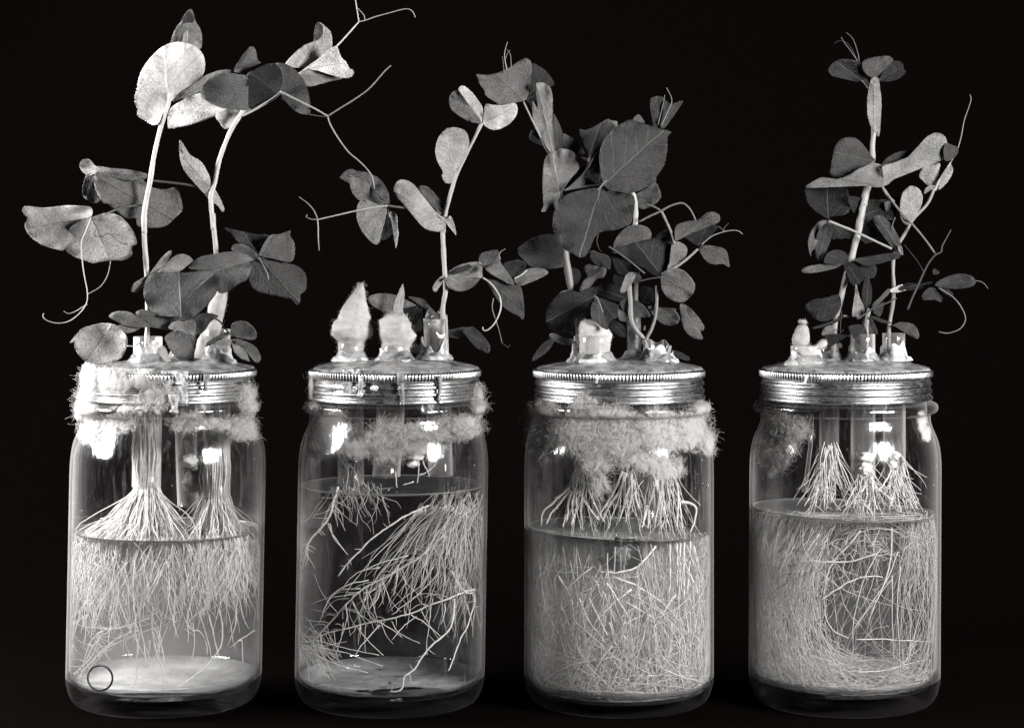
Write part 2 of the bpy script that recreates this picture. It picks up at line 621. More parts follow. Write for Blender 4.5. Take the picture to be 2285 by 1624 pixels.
def leaf(root, f, tone, pts, org, d, cup=None, ax=None, ay=None, jag=0.0, jd=None, ripple=None, fold=None, name='leaf', label=None):
    o2 = fr(f, [org])[0]
    raw = fr(f, pts)
    P = catmull(raw, 8 if jag else 5, closed=True)
    c = P.mean(0)
    rad = np.linalg.norm(P - c, axis=1).mean()
    # keep the origin inside the outline
    o2 = o2 + (c - o2) * 0.06
    if cup is None: cup = R.uniform(-0.3, 0.15)
    if ax is None: ax = R.uniform(-0.5, 0.5)
    if ay is None: ay = R.uniform(-0.3, 0.3)
    if ripple is None: ripple = R.uniform(0.045, 0.095)
    if fold is None: fold = R.uniform(-0.38, 0.38)
    M = len(P)
    ang = np.arange(M) / M * 2 * math.pi
    if jag:
        j = np.abs(np.sin(np.arange(M) * 1.9 + R.random() * 6)) * rng.uniform(0.2, 1, M)
        dirc = (P - o2); dl = np.linalg.norm(dirc, axis=1)
        far = np.clip((dl / dl.max() - 0.55) / 0.3, 0, 1)
        if jd is not None:
            far = np.clip(((P - c) @ np.array(jd)) / np.linalg.norm(jd) / rad * 2 - 0.4, 0, 1)
        P = P - dirc / (dl[:, None] + 1e-6) * (j * jag * 2.0 * far)[:, None]
    else:
        P = P + rng.normal(0, 0.25, P.shape)
    nr = 9
    ts = np.linspace(0, 1, nr + 1)[1:] ** 0.85
    mid = c - o2
    ml = np.linalg.norm(mid)
    if ml < 1e-3:
        mid = np.array([0.0, -1.0]); ml = 1
    mid = mid / ml
    ph = [R.random() * 6.28 for _ in range(4)]
    def relief(x, y):
        dx, dy = x - c[0], y - c[1]
        lx = (x - o2[0]) * mid[0] + (y - o2[1]) * mid[1]
        ly = -(x - o2[0]) * mid[1] + (y - o2[1]) * mid[0]
        rr = (dx * dx + dy * dy) / rad ** 2
        th = np.arctan2(dy, dx)
        z = cup * rad * rr + ax * dx + ay * dy + fold * np.abs(ly)
        z = z + ripple * rad * np.minimum(rr, 1.6) * (np.sin(3 * th + ph[0]) + 0.6 * np.sin(5 * th + ph[1]) + 0.35 * np.sin(9 * th + ph[2]))
        z = z + 0.02 * rad * np.sin(dx / rad * 5 + ph[3]) * np.cos(dy / rad * 4.3 + ph[0])
        z = z + 0.075 * rad * np.clip(rr - 0.35, 0, 1.2) ** 1.5 * np.sin(11 * th + ph[1] * 3 + 2 * np.sin(2 * th + ph[2]))
        z = z - 0.012 * rad * np.exp(-(ly / (0.035 * rad)) ** 2)
        return z, lx / rad, ly / rad
    rows = [o2[None]] + [o2 + (P - o2) * t for t in ts]
    A = np.concatenate(rows)
    z, lx, ly = relief(A[:, 0], A[:, 1])
    z = np.clip(z, -0.6 * rad, 0.6 * rad)
    z0 = z[0]
    seed = R.random() * 50
    at = np.stack([lx, ly, np.full(len(lx), seed)], 1)
    front = Wn(A, d + z)
    back = Wn(A, d + z + 1.1)
    nv = len(A)
    b = Buf()
    tri = []
    quad = []
    i = np.arange(M); i2 = (i + 1) % M
    tri.append(np.stack([np.zeros(M, int), 1 + i, 1 + i2], 1))
    tri.append(np.stack([np.full(M, nv), nv + 1 + i2, nv + 1 + i], 1))
    for r_ in range(nr - 1):
        a0 = 1 + r_ * M; a1 = a0 + M
        quad.append(np.stack([a0 + i, a1 + i, a1 + i2, a0 + i2], 1))
        quad.append(np.stack([nv + a0 + i2, nv + a1 + i2, nv + a1 + i, nv + a0 + i], 1))
    a0 = 1 + (nr - 1) * M
    quad.append(np.stack([a0 + i, nv + a0 + i, nv + a0 + i2, a0 + i2], 1))
    b.add(np.concatenate([front, back]), np.concatenate(quad), np.concatenate(tri), np.concatenate([at, at]))
    return b.build(name, M_leaf, root, alb(tone), label=label)

def blob(buf, c, r, seed=0, amp=0.12, fr_=2.0, nu=28, nv=18):
    u = np.arange(nu) / nu * 2 * math.pi
    v = np.linspace(0.02, math.pi - 0.02, nv)
    U, V = np.meshgrid(u, v)
    d = np.stack([np.cos(U) * np.sin(V), np.sin(U) * np.sin(V), np.cos(V)], -1).reshape(-1, 3)
    nz = np.array([mnoise.noise(Vector(x * fr_) + Vector((seed, seed * 2, 0))) + 0.5 * mnoise.noise(Vector(x * fr_ * 2.7) + Vector((seed, 0, 9))) for x in d])
    P = np.asarray(c) + d * np.asarray(r) * (1 + amp * nz)[:, None]
    q = []
    for a in range(nv - 1):
        for e in range(nu):
            q.append((a * nu + e, (a + 1) * nu + e, (a + 1) * nu + (e + 1) % nu, a * nu + (e + 1) % nu))
    buf.add(P, q)

def lathe(buf, prof, cx=0, cy=0, seg=96, lean=0.0, rmod=None, caps=True):
    """prof: list of (r, z); axis at (cx, cy); lean = sideways shift per unit of height"""
    prof = np.asarray(prof, float)
    a = np.arange(seg) / seg * 2 * math.pi
    n = len(prof)
    r = np.repeat(prof[:, 0][:, None], seg, 1)
    if rmod is not None:
        r = r + rmod(prof[:, 0][:, None], prof[:, 1][:, None], a[None, :])
    z = np.repeat(prof[:, 1][:, None], seg, 1)
    v = np.stack([cx + lean * z + r * np.cos(a), cy + r * np.sin(a), z], -1).reshape(-1, 3)
    i = np.arange(n - 1)[:, None] * seg; j = np.arange(seg)[None]; j2 = (j + 1) % seg
    q = np.stack([i + j, i + j2, i + seg + j2, i + seg + j], -1).reshape(-1, 4)
    buf.add(v, q)

def smooth_prof(p, n=4):
    return catmull(p, n)

def hx(x, d=0):
    return (x - W0 / 2) * (1 + d / DIST)
def hz(y, d=0):
    return EYE + (500 - y) * (1 + d / DIST)

# ---------------------------------------------------------------- setting
b = Buf()
b.add([(-9000, -4200, 0), (9000, -4200, 0), (9000, 900, 0), (-9000, 900, 0)], [(0, 1, 2, 3)])
o = b.build('table_top', M_cloth, None); o['kind'] = 'structure'
b = Buf()
xs = np.linspace(-9000, 9000, 60)
X, T = np.meshgrid(xs, np.linspace(0, 1, 48))
a_ = np.clip(T / 0.5, 0, 1) * math.pi / 2
Y = 900 + 1500 * np.sin(a_)
Z = 1 + 1500 * (1 - np.cos(a_)) + np.clip(T - 0.5, 0, 1) * 11000
i = np.arange(47)[:, None] * 60 + np.arange(59)[None]
b.add(np.stack([X, Y, Z], -1).reshape(-1, 3), np.stack([i, i + 1, i + 61, i + 60], -1).reshape(-1, 4))
o = b.build('backdrop', M_cloth, None); o['kind'] = 'structure'

# ---------------------------------------------------------------- jars
JARS = [
    dict(cx=365, R=216.5, lean=0.020, level=381, tilt=0.0, floor=36, dens=3.8, dpt=0),
    dict(cx=869, R=211.5, lean=0.017, level=480, tilt=0.0, floor=35, dens=0.12, dpt=0),
    dict(cx=1381, R=211, lean=0.0, level=382, tilt=-7 / 211, floor=26, dens=15.0, dpt=0),
    dict(cx=1883, R=212, lean=0.005, level=424, tilt=-8 / 211, floor=40, dens=1.9, dpt=0),
]
OUT = [(0, 6), (120, 3), (172, 0), (184, 2), (196, 10), (205, 26), (210, 45), (212, 62), (212, 180), (212, 330), (212, 470), (212, 520),
       (211, 545), (208, 570), (202, 592), (194, 610), (189, 624), (187.5, 638), (190, 645), (199, 648), (203.5, 654), (204, 660),
       (201, 667), (192, 671), (184, 676), (182, 690), (181, 720), (179, 737)]
def prof_r(z, Rj):
    zs = [p[1] for p in OUT[3:]]; rs = [p[0] for p in OUT[3:]]
    r = np.interp(z, zs, rs)
    return r * np.where(np.asarray(z) < 600, Rj / 212.0, 1.0)

JLAB = [
    ('glass jar at the far left, thin dark ring mark on it near the base',
     'milky water in the far left jar, two broom shaped root masses hanging in it'),
    ('glass jar with wax smeared lid and two white cotton plugs standing on top',
     'clear dark water in the jar with two cotton plugs on its lid, highest water level of the four'),
    ('glass jar with a thick cotton band round its neck and the cloudiest water',
     'very cloudy grey water filled with roots in the jar with the cotton band round its neck'),
    ('glass jar at the far right with a clean shiny screw band',
     'water crossed by swirling roots around a dark hollow in the jar at the far right'),
]
def axis_x(j, z):
    return hx(j['cx']) + j['lean'] * z

def make_jar(j, idx):
    root = thing('glass_jar', (hx(j['cx']), 0, 0), JLAB[idx][0], 'jar', 'row of glass jars with pea plants')
    Rj = j['R']; cx = hx(j['cx']); ln = j['lean']; zf = j['floor']
    out = smooth_prof([(prof_r(z, Rj) if r > 183 or z > 60 else r, z) for r, z in OUT], 3)
    inner = [(178, 735), (177, 700), (178, 680), (180, 655), (180, 636), (186, 618), (196, 592), (Rj - 9, 560), (Rj - 7, 520), (Rj - 7, 330),
             (Rj - 7, zf + 42), (Rj - 12, zf + 20), (Rj - 24, zf + 5), (Rj - 40, zf), (90, zf + 3), (0.5, zf + 5)]
    inner = smooth_prof(inner, 3)
    b = Buf()
    lathe(b, np.vstack([out[out[:, 1] >= 52], inner[:-1][inner[:-1, 1] >= zf + 30]]), cx, 0, 128, ln)
    b.build('jar_wall', M_glass, root)
    b = Buf()
    lo = out[:np.argmax(out[:, 1] >= 52) + 1]
    li = inner[np.argmax((inner[:, 1] < zf + 30) & (np.arange(len(inner)) > 5)) - 1:]
    lathe(b, lo, cx, 0, 128, ln)
    lathe(b, li, cx, 0, 128, ln)
    b.build('jar_base', M_base, root)
    # screw band with knurled rim and rolled threads
    pr = [(170, 743), (184, 743), (188.5, 742), (190.5, 739), (190.8, 734), (190.5, 728), (188.5, 724), (186, 722), (185.5, 719), (188, 715),
          (189.5, 711), (188.5, 707), (185.5, 704), (186, 701), (189.5, 698), (190.5, 695), (189, 691), (186.5, 688.5), (187.5, 686), (191, 683.5), (192, 681),
          (192, 678), (190, 676), (186, 677)]
    pr = smooth_prof(pr, 2)
    def km(r, z, a):
        w = np.clip((z - 724.5) / 1.5, 0, 1) * np.clip((741.5 - z) / 2, 0, 1)
        th = 0.9 * np.sin(a + 0.7) * ((z < 722) & (z > 680))
        dent = (0.5 * np.sin(a * 7 + idx) + 0.9 * np.sin(a * 2 + idx * 2.1) - 1.6 * np.exp(-((np.mod(a - idx * 1.3, 6.283) - 4.4) / 0.12) ** 2)) * (z < 722)
        return w * 2.3 * (np.abs(np.cos(a * 78)) ** 0.7 - 0.5) * 2 + th + dent
    b = Buf()
    lathe(b, pr, cx, 0, 156 * 5, ln, km)
    b.build('screw_band', M_metal, root)
    return root

def hole_mask(x, y, seed):
    return mnoise.noise(Vector((x / 42.0, y / 42.0, seed * 7.7))) + 0.4 * mnoise.noise(Vector((x / 14.0, y / 14.0, seed)))

def make_wax(j, idx, root, tubes_, lift):
    cx = hx(j['cx']); ln = j['lean']
    nr, na = 40, 120
    rr = np.linspace(0.01, 1, nr)
    a = np.arange(na) / na * 2 * math.pi
    RR, A = np.meshgrid(rr, a, indexing='ij')
    edge = 187 + 2.5 * np.sin(A * 5 + idx) + 1.5 * np.sin(A * 13 + idx * 2)
    X = RR * edge * np.cos(A); Y = RR * edge * np.sin(A)
    Z = 743 + (lift + 6) * (1 - RR ** 3.2) * 0.8 + 2
    nz = np.array([mnoise.noise(Vector((x / 30, y / 30, idx * 3.1))) + 0.5 * mnoise.noise(Vector((x / 11, y / 11, idx))) for x, y in zip(X.ravel(), Y.ravel())]).reshape(X.shape)
    Z = Z + nz * 3.2 * np.clip(1.4 - RR, 0, 1)
    for (tx, td, tr, hh) in tubes_:
        ax_ = hx(tx, td) - (cx + ln * 743)
        dd = np.sqrt((X - ax_) ** 2 + (Y - td) ** 2)
        Z = Z + hh * np.exp(-(np.clip(dd - tr, 0, None) / 9.0) ** 2) * (dd < 200)
    Z = np.where(RR > 0.985, 739, Z)
    v = np.stack([cx + ln * 743 + X, Y, Z], -1).reshape(-1, 3)
    i = np.arange(nr - 1)[:, None] * na; jx = np.arange(na)[None]; j2 = (jx + 1) % na
    b = Buf()
    b.add(v, np.stack([i + jx, i + na + jx, i + na + j2, i + j2], -1).reshape(-1, 4))
    c = np.vstack([[cx + ln * 743, 0, 730], v[-na:] - [0, 0, 3]])
    b.add(c, None, [(0, 1 + (k + 1) % na, 1 + k) for k in range(na)])
    b.build('wax_seal', M_wax, root)

def surf(j, x, y, off=0.0):
    """point on the jar's outer surface seen at x, y of the front view (front half)"""
    z = hz(y); ax_ = axis_x(j, z); 
    r = float(prof_r(z, j['R'])) if z < 676 else 190.0
    for _ in range(3):
        X0 = hx(x)
        dx = X0 - ax_
        dpt = -math.sqrt(max(0.0, (r + off) ** 2 - dx * dx)) if abs(dx) < r + off else 0.0
        z = EYE + (500 - y) * (1 + dpt / DIST)
        X0 = (x - W0 / 2) * (1 + dpt / DIST)
        ax_ = axis_x(j, z)
        r = float(prof_r(z, j['R'])) if z < 676 else 190.0
    return X0, dpt, z, r, ax_

def drip(j, root, x, y0, y1, w=4.0, m=None):
    pts = []
    rad = []
    n = 9
    for i in range(n):
        t = i / (n - 1)
        y = y0 + (y1 - y0) * t
        X0, dp, z, r, ax_ = surf(j, x + math.sin(t * 5 + x) * 1.5, y, 2.0)
        pts.append((X0, dp - 0.5, z))
        rad.append(w * (1.25 - 0.75 * t + 0.75 * math.exp(-((t - 0.9) / 0.1) ** 2)) * (0.3 if i == n - 1 else 1))
    b = Buf()
    tubes(b, catmull(pts, 3), np.interp(np.linspace(0, 1, (n - 1) * 3 + 1), np.linspace(0, 1, n), rad), 10, ref=(1, 0.2, 0))
    b.build('wax_drip', m or M_waxl, root)

def wax_patch(j, root, x0, x1, y0, y1, thr, m, seed, amp=5.0):
    """an uneven smear of wax over the screw band"""
    nx, ny = 70, 34
    V = []
    for a in range(ny):
        for c in range(nx):
            u, t = c / (nx - 1), a / (ny - 1)
            x = x0 + (x1 - x0) * u; y = y0 + (y1 - y0) * t
            n = mnoise.noise(Vector((x / 24.0, y / 17.0, seed))) + 0.5 * mnoise.noise(Vector((x / 8.0, y / 6.0, seed + 4)))
            e = min(u, 1 - u, t + 0.05, 1 - t) * 4
            h = min(1.0, e) * 1.1 - 0.75 + n * 1.0 - thr
            off = max(-7.0, min(1.0, h * 2.2) * amp)
            X0, dp, z, r, ax_ = surf(j, x, y, off)
            V.append((X0, dp, z))
    q = [(a * nx + c, (a + 1) * nx + c, (a + 1) * nx + c + 1, a * nx + c + 1) for a in range(ny - 1) for c in range(nx - 1)]
    b = Buf(); b.add(V, q)
    b.build('wax_smear', m, root)

def glass_tube(root, x, d, r, ytop, ybot, xb=None, m=None, name='glass_tube', broken=0.0, label=None):
    xb = x if xb is None else xb
    zt, zb = hz(ytop, d), hz(ybot, d)
    X0, X1 = hx(xb, d), hx(x, d)
    ln = (X1 - X0) / (zt - zb)
    pr = [(r, zb), (r + 0.3, zb + 2), (r, zb + 5)] + [(r, zb + (zt - zb) * t) for t in np.linspace(0.1, 0.95, 8)] + [(r, zt), (r - 1.2, zt + 1), (r - 2.6, zt)] + \
         [(r - 2.6, zb + (zt - zb) * t) for t in np.linspace(0.95, 0.1, 8)] + [(r - 2.6, zb + 1), (r - 1, zb - 0.6), (r, zb)]
    b = Buf()
    def rm(rr, z, a):
        return 0.25 * np.sin(a * 3 + z / 30)
    lathe(b, pr, X0 - ln * zb, d, 40, ln, rm)
    if broken:
        v = b.v[0]
        top = v[:, 2] > zt - 6
        ang = np.arctan2(v[:, 1] - d, v[:, 0] - X1)
        v[top, 2] -= (broken * (0.5 + 0.5 * np.sin(ang * 1.0 + x)) + broken * 0.25 * np.sin(ang * 5))[top]
    return b.build(name, m or M_tube, root, label=label)

def make_water(j, idx):
    Rw = j['R'] - 7.6; cx = hx(j['cx']); ln = j['lean']; zf = j['floor'] + 0.7; lv = j['level']; tl = j['tilt']
    side = smooth_prof([(0.5, zf + 5), (90, zf + 3), (Rw - 33, zf), (Rw - 17, zf + 5), (Rw - 5, zf + 20), (Rw, zf + 42), (Rw, 200), (Rw, lv - 40), (Rw, lv + 1.5), (Rw, lv + 5)], 2)
    top = [(Rw - 0.8, lv + 5.5), (Rw - 2.5, lv + 3), (Rw - 5, lv + 1), (Rw - 9, lv), (Rw * 0.6, lv), (Rw * 0.3, lv), (0.5, lv)]
    prof = np.vstack([side, top])
    seg = 96
    b = Buf()
    lathe(b, prof, 0, 0, seg, 0)
    v = b.v[0]
    hi = v[:, 2] > lv - 20
    v[hi, 2] += tl * v[hi, 0]
    v[:, 0] += cx + ln * v[:, 2]
    n = len(prof)
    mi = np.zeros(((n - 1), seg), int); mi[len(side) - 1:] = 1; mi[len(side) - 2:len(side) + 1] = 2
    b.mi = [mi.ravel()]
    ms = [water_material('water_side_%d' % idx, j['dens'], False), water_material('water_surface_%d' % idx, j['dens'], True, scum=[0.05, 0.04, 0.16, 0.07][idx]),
          water_material('meniscus_gleam_%d' % idx, j['dens'], True, lip=True)]
    o = b.build('nutrient_water', ms, None)
    tag(o, JLAB[idx][1], 'water', 'water in the glass jars')
    # meniscus line: its refracted brightness is put in as pale lip colour
    return o

def make_sediment(j, idx, label):
    zf = j['floor'] + 6; Rs = j['R'] - 26
    cx = axis_x(j, zf)
    nr, na = 44, 130
    V = []; keep = []
    for a in range(nr):
        for c in range(na):
            r = 0.02 + (a / (nr - 1)) * 0.98
            th = c / na * 2 * math.pi
            rr = r * (Rs + 16)
            x = rr * math.cos(th); y = rr * math.sin(th)
            lift = 22 * max(0, (r - 0.82) / 0.18) ** 2
            n = hole_mask(x, y, idx + 2)
            V.append((cx + x, y, zf + lift + 1.5 + 2.5 * n))
            hole = [0.7, 0.5, 0.9, 0.7][idx]
            # thin dark clearing near the front
            dx, dy = (x - [20, 45, 10, 20][idx]) / 105.0, (y + [130, 95, 120, 110][idx]) / [16.0, 50.0, 10.0, 28.0][idx]
            keep.append((1 - 0.6 * max(0, (r - 0.86) / 0.14)) * max(0.0, min(1.0, (dx * dx + dy * dy + n * 1.1 - 0.6) * 2.2)) * max(0.0, min(1.0, (hole + 0.25 - n) * 4)))
    q = []
    for a in range(nr - 1):
        for c in range(na):
            i0, i1, i2, i3 = a * na + c, (a + 1) * na + c, (a + 1) * na + (c + 1) % na, a * na + (c + 1) % na
            q.append((i0, i1, i2, i3))
    b = Buf()
    b.add(V, q, None, [(k_, 0, 0) for k_ in keep])
    o = b.build('sediment_layer', M_sed, None, kind='stuff')
    tag(o, label, 'sediment', 'sediment on the jar floors')

# ---------------------------------------------------------------- roots
def grow(P, D, length, n, wander, grav, j, taper=None, inside=10, flare=None, zf=None, ztop=None, bend=None):
    """strands wander down inside jar j. P, D (M,3)"""
    M = len(P)
    P = P.copy(); D = D / (np.linalg.norm(D, axis=1, keepdims=True) + 1e-9)
    step = (np.asarray(length) / n)[:, None] * np.ones((M, 1))
    out = [P.copy()]
    zf = j['floor'] + 9 if zf is None else zf
    for s in range(n - 1):
        D = D + rng.normal(0, wander, (M, 3)) + np.array([0, 0, -grav])
        if bend is not None:
            D = D + bend
        if flare is not None:
            D = D + flare * np.clip(1 - s / n, 0, 1)
        D /= np.linalg.norm(D, axis=1, keepdims=True) + 1e-9
        P = P + D * step
        ax_ = hx(j['cx']) + j['lean'] * P[:, 2]
        dx = P[:, 0] - ax_; dy = P[:, 1]
        r = np.hypot(dx, dy)
        lim = j['R'] - inside - 20 * np.clip((zf + 25 - P[:, 2]) / 25, 0, 1)
        over = r > lim
        k = np.where(over, lim / (r + 1e-9), 1)
        P[:, 0] = ax_ + dx * k; P[:, 1] = dy * k
        rad = np.stack([dx, dy, np.zeros(M)], 1) / (r[:, None] + 1e-9)
        dr = (D * rad).sum(1)
        D = D - np.where(over & (dr > 0), dr, 0)[:, None] * rad
        low = P[:, 2] < zf
        P[low, 2] = zf + rng.uniform(0, 3, low.sum())
        D[low, 2] = np.abs(D[low, 2]) * 0.1
        D[low, :2] += rng.normal(0, 0.4, (low.sum(), 2))
        if ztop is not None:
            hi = P[:, 2] > ztop
            P[hi, 2] = ztop
            D[hi, 2] = -np.abs(D[hi, 2])
        out.append(P.copy())
    return np.stack(out, 1)

def strands(buf, P, r0, r1, k=4):
    M, n, _ = P.shape
    t = np.linspace(0, 1, n)[None]
    r0 = np.asarray(r0).reshape(-1, 1) * np.ones((M, 1))
    tubes(buf, P, r0 * (1 - t) + r1 * t, k)

def depth_in(j, x, y, f=None):
    z = hz(y); dx = hx(x) - axis_x(j, z)
    lim = math.sqrt(max(1.0, (j['R'] - 14) ** 2 - dx * dx))
    f = R.uniform(-0.92, 0.15) if f is None else f
    return f * lim

def troot(root, j, f, pts, r0, r1=0.8, dep=None, dep1=None, lat=0, latlen=40, side=0, curl=0.5, tone=225, hair=None):
    """one traced root; lat = fine side roots grown from it"""
    g = fr(f, pts)
    a = R.uniform(-0.9, 0.2) if dep is None else dep
    a1 = a + R.uniform(-0.25, 0.25) if dep1 is None else dep1
    a1 = max(-0.95, min(0.9, a1))
    p = catmull(g, 6)
    n = len(p)
    dd = np.array([depth_in(j, p[i][0], p[i][1], a + (a1 - a) * i / (n - 1)) for i in range(n)])
    k = np.ones(5) / 5
    dd = np.convolve(np.pad(dd, 2, 'edge'), k, 'valid')
    P = Wn(p, dd)
    P = P + np.cumsum(rng.normal(0, 0.6, P.shape), 0) * np.array([1, 1, 1])
    ax_ = hx(j['cx']) + j['lean'] * P[:, 2]
    dx = P[:, 0] - ax_
    rr_ = np.hypot(dx, P[:, 1])
    kk = np.minimum(1.0, (j['R'] - 9.5) / (rr_ + 1e-9))
    P[:, 0] = ax_ + dx * kk; P[:, 1] *= kk
    P[:, 2] = np.maximum(P[:, 2], j['floor'] + 10)
    rr = np.linspace(r0, r1, n) * (1 + 0.12 * np.sin(np.arange(n) * 1.7))
    b = Buf()
    tubes(b, P, rr, 7)
    if lat:
        idx = rng.integers(1, n - 1, lat)
        T = (P[np.clip(idx + 1, 0, n - 1)] - P[np.clip(idx - 1, 0, n - 1)])
        T /= np.linalg.norm(T, axis=1, keepdims=True)
        Nn = np.stack([-T[:, 2], np.zeros(lat), T[:, 0]], 1)
        sg = rng.choice([-1, 1], lat) if side == 0 else np.full(lat, side)
        D = T * 0.5 + Nn * sg[:, None] * 0.9 + rng.normal(0, 0.28, (lat, 3))
        G = grow(P[idx], D, rng.uniform(0.25, 1.3, lat) * latlen, 9, 0.09, 0.06 * curl, j, inside=9, bend=rng.normal(0, 0.07, (lat, 3)))
        strands(b, G, 0.95, 0.45, 3)
    return b.build('root', M_root, root, alb(tone))

def fibre_cloud(buf, C, L0=18, L1=46, r=0.55, spread=None, curl=0.5, npt=4, axis=None):
    M = len(C)
    D = rng.normal(0, 1, (M, 3))
    if axis is not None:      # lie mostly along the glass
        rad = np.stack([C[:, 0] - axis, C[:, 1], np.zeros(M)], 1)
        rad /= np.linalg.norm(rad, axis=1, keepdims=True) + 1e-9
        rad = rad if np.ndim(axis) == 0 else rad
        tg = np.stack([-rad[:, 1], rad[:, 0], np.zeros(M)], 1)
        th = np.array([mnoise.noise(Vector(c_ / 38.0)) * 5.5 + 0.6 * mnoise.noise(Vector(c_ / 9.0)) for c_ in C])[:, None]
        D = 1.5 * (tg * np.cos(th) + np.array([[0, 0, 1.0]]) * np.sin(th)) + D * 0.55
        D = D - 0.7 * (D * rad).sum(1, keepdims=True) * rad
    if spread is not None:
        D = D * np.asarray(spread)
    D /= np.linalg.norm(D, axis=1, keepdims=True) + 1e-9
    L = rng.uniform(L0, L1, M)[:, None] / (npt - 1)
    P = [C - D * L * (npt - 1) / 2]
    for s in range(npt - 1):
        D = D + rng.normal(0, curl, (M, 3))
        D /= np.linalg.norm(D, axis=1, keepdims=True)
        P.append(P[-1] + D * L)
    P = np.stack(P, 1)
    ref = rng.normal(0, 1, (M, 1, 3)) * np.ones((1, npt, 1))
    T0 = (P[:, -1] - P[:, 0])[:, None]
    ref = np.cross(ref, T0) + 0.01
    tubes(buf, P, rng.uniform(0.6, 1.2, (M, 1)) * r, 3, ref=ref)

def wool_on_jar(buf, j, blobs, inside=False, L0=12, L1=30, r=0.25):
    for (x, y, rx, ry, n, th) in blobs:
        n = int(n * 1.75)
        C = []
        g = 0
        while len(C) < n and g < n * 6:
            g += 1
            u, v = rng.uniform(-1, 1, 2)
            q = u * u + v * v
            if q > 1: continue
            X, Y = x + u * rx, y + v * ry
            nv = mnoise.noise(Vector((X / 16.0, Y / 13.0, x * 0.37))) + 0.5 * mnoise.noise(Vector((X / 6.0, Y / 6.0, y * 0.3)))
            if 1.25 * nv + 0.6 * (1 - q) + 0.02 < rng.uniform(-0.15, 0.5): continue
            z = hz(Y); a = axis_x(j, z); dx = hx(X) - a
            rl = float(prof_r(z, j['R'])) if z < 676 else 192.0
            if inside:
                off = -9 - rng.uniform(0, 1) * th
            else:
                lump = 0.55 + 0.9 * mnoise.noise(Vector((X / 26.0, Y / 22.0, 3.3)))
                off = rng.uniform(0, 1) ** 1.5 * th * 0.75 * max(0.08, lump) * (1.15 - 0.8 * q)
            rr = rl + off
            if abs(dx) < rr:
                dp = -math.sqrt(rr * rr - dx * dx)
            else:
                if inside: continue
                dp = rng.uniform(-40, 10)
            k = 1 + dp / DIST
            C.append(((X - W0 / 2) * k, dp, EYE + (500 - Y) * k))
        if C:
            fibre_cloud(buf, np.array(C), L0, L1, r, axis=hx(j['cx']), curl=0.38)

def wool_layers(j, blobs, inside=False, layers=6, name='cotton_wool', tone=0.7, label='', parent=None):
    """soft layers of combed cotton lying on the glass, thin at the edges"""
    b = Buf()
    ys = [y - ry for x, y, rx, ry, n, th in blobs] + [y + ry for x, y, rx, ry, n, th in blobs]
    y0, y1 = min(ys) - 12, max(ys) + 12
    nth, nz = 190, max(20, int((y1 - y0) / 2.6))
    TH = np.radians(np.linspace(172, 368, nth)); ZZ = np.linspace(hz(y0), hz(y1), nz)
    T, Z = np.meshgrid(TH, ZZ)
    rl = np.where(Z < 676, prof_r(Z, j['R']), 192.0)
    ax_ = axis_x(j, Z)
    for l in range(layers):
        f = l / (layers - 1)
        for it in range(2):
            off = 1.5 if it == 0 else OFFS
            if inside: r = rl - 9.5 - off
            else: r = rl + off
            X = ax_ + r * np.cos(T); Y = r * np.sin(T)
            k = 1 + Y / DIST
            px = W0 / 2 + X / k; py = 500 - (Z - EYE) / k
            mk = np.full(px.shape, -1.0); tk = np.zeros(px.shape)
            for (x, y, rx, ry, n, th) in blobs:
                q = ((px - x) / rx) ** 2 + ((py - y) / ry) ** 2
                dens = min(1.3, n / (rx * ry) / 0.35)
                m_ = (1.0 - q) * (0.35 + 0.45 * dens) - 0.1 * (q > 1)
                tk = np.maximum(tk, np.where(q < 1, th * np.sqrt(np.clip(1 - q, 0, 1)), 0))
                mk = np.maximum(mk, m_)
            OFFS = 1.0 + f * tk * 0.9
        mk = np.clip(mk, -1, 0.95)
        V = np.stack([X, Y, Z], -1).reshape(-1, 3)
        at = np.stack([mk, np.full(mk.shape, f), np.zeros(mk.shape)], -1).reshape(-1, 3)
        i = np.arange(nz - 1)[:, None] * nth + np.arange(nth - 1)[None]
        q4 = np.stack([i, i + nth, i + nth + 1, i + 1], -1).reshape(-1, 4)
        keep = (mk.reshape(-1)[q4] > -0.75).any(1)
        b.add(V, q4[keep], None, at)
    o = b.build(name, M_wisp, parent, tone)
    return o

def wool_core(buf, j, specs):
    for (x, y, rx, ry, th, sd) in specs:
        X0, dp, z, r, a = surf(j, x, y, 0)
        blob(buf, (X0, dp, z), (rx, th, ry), sd, 0.35, 2.2)

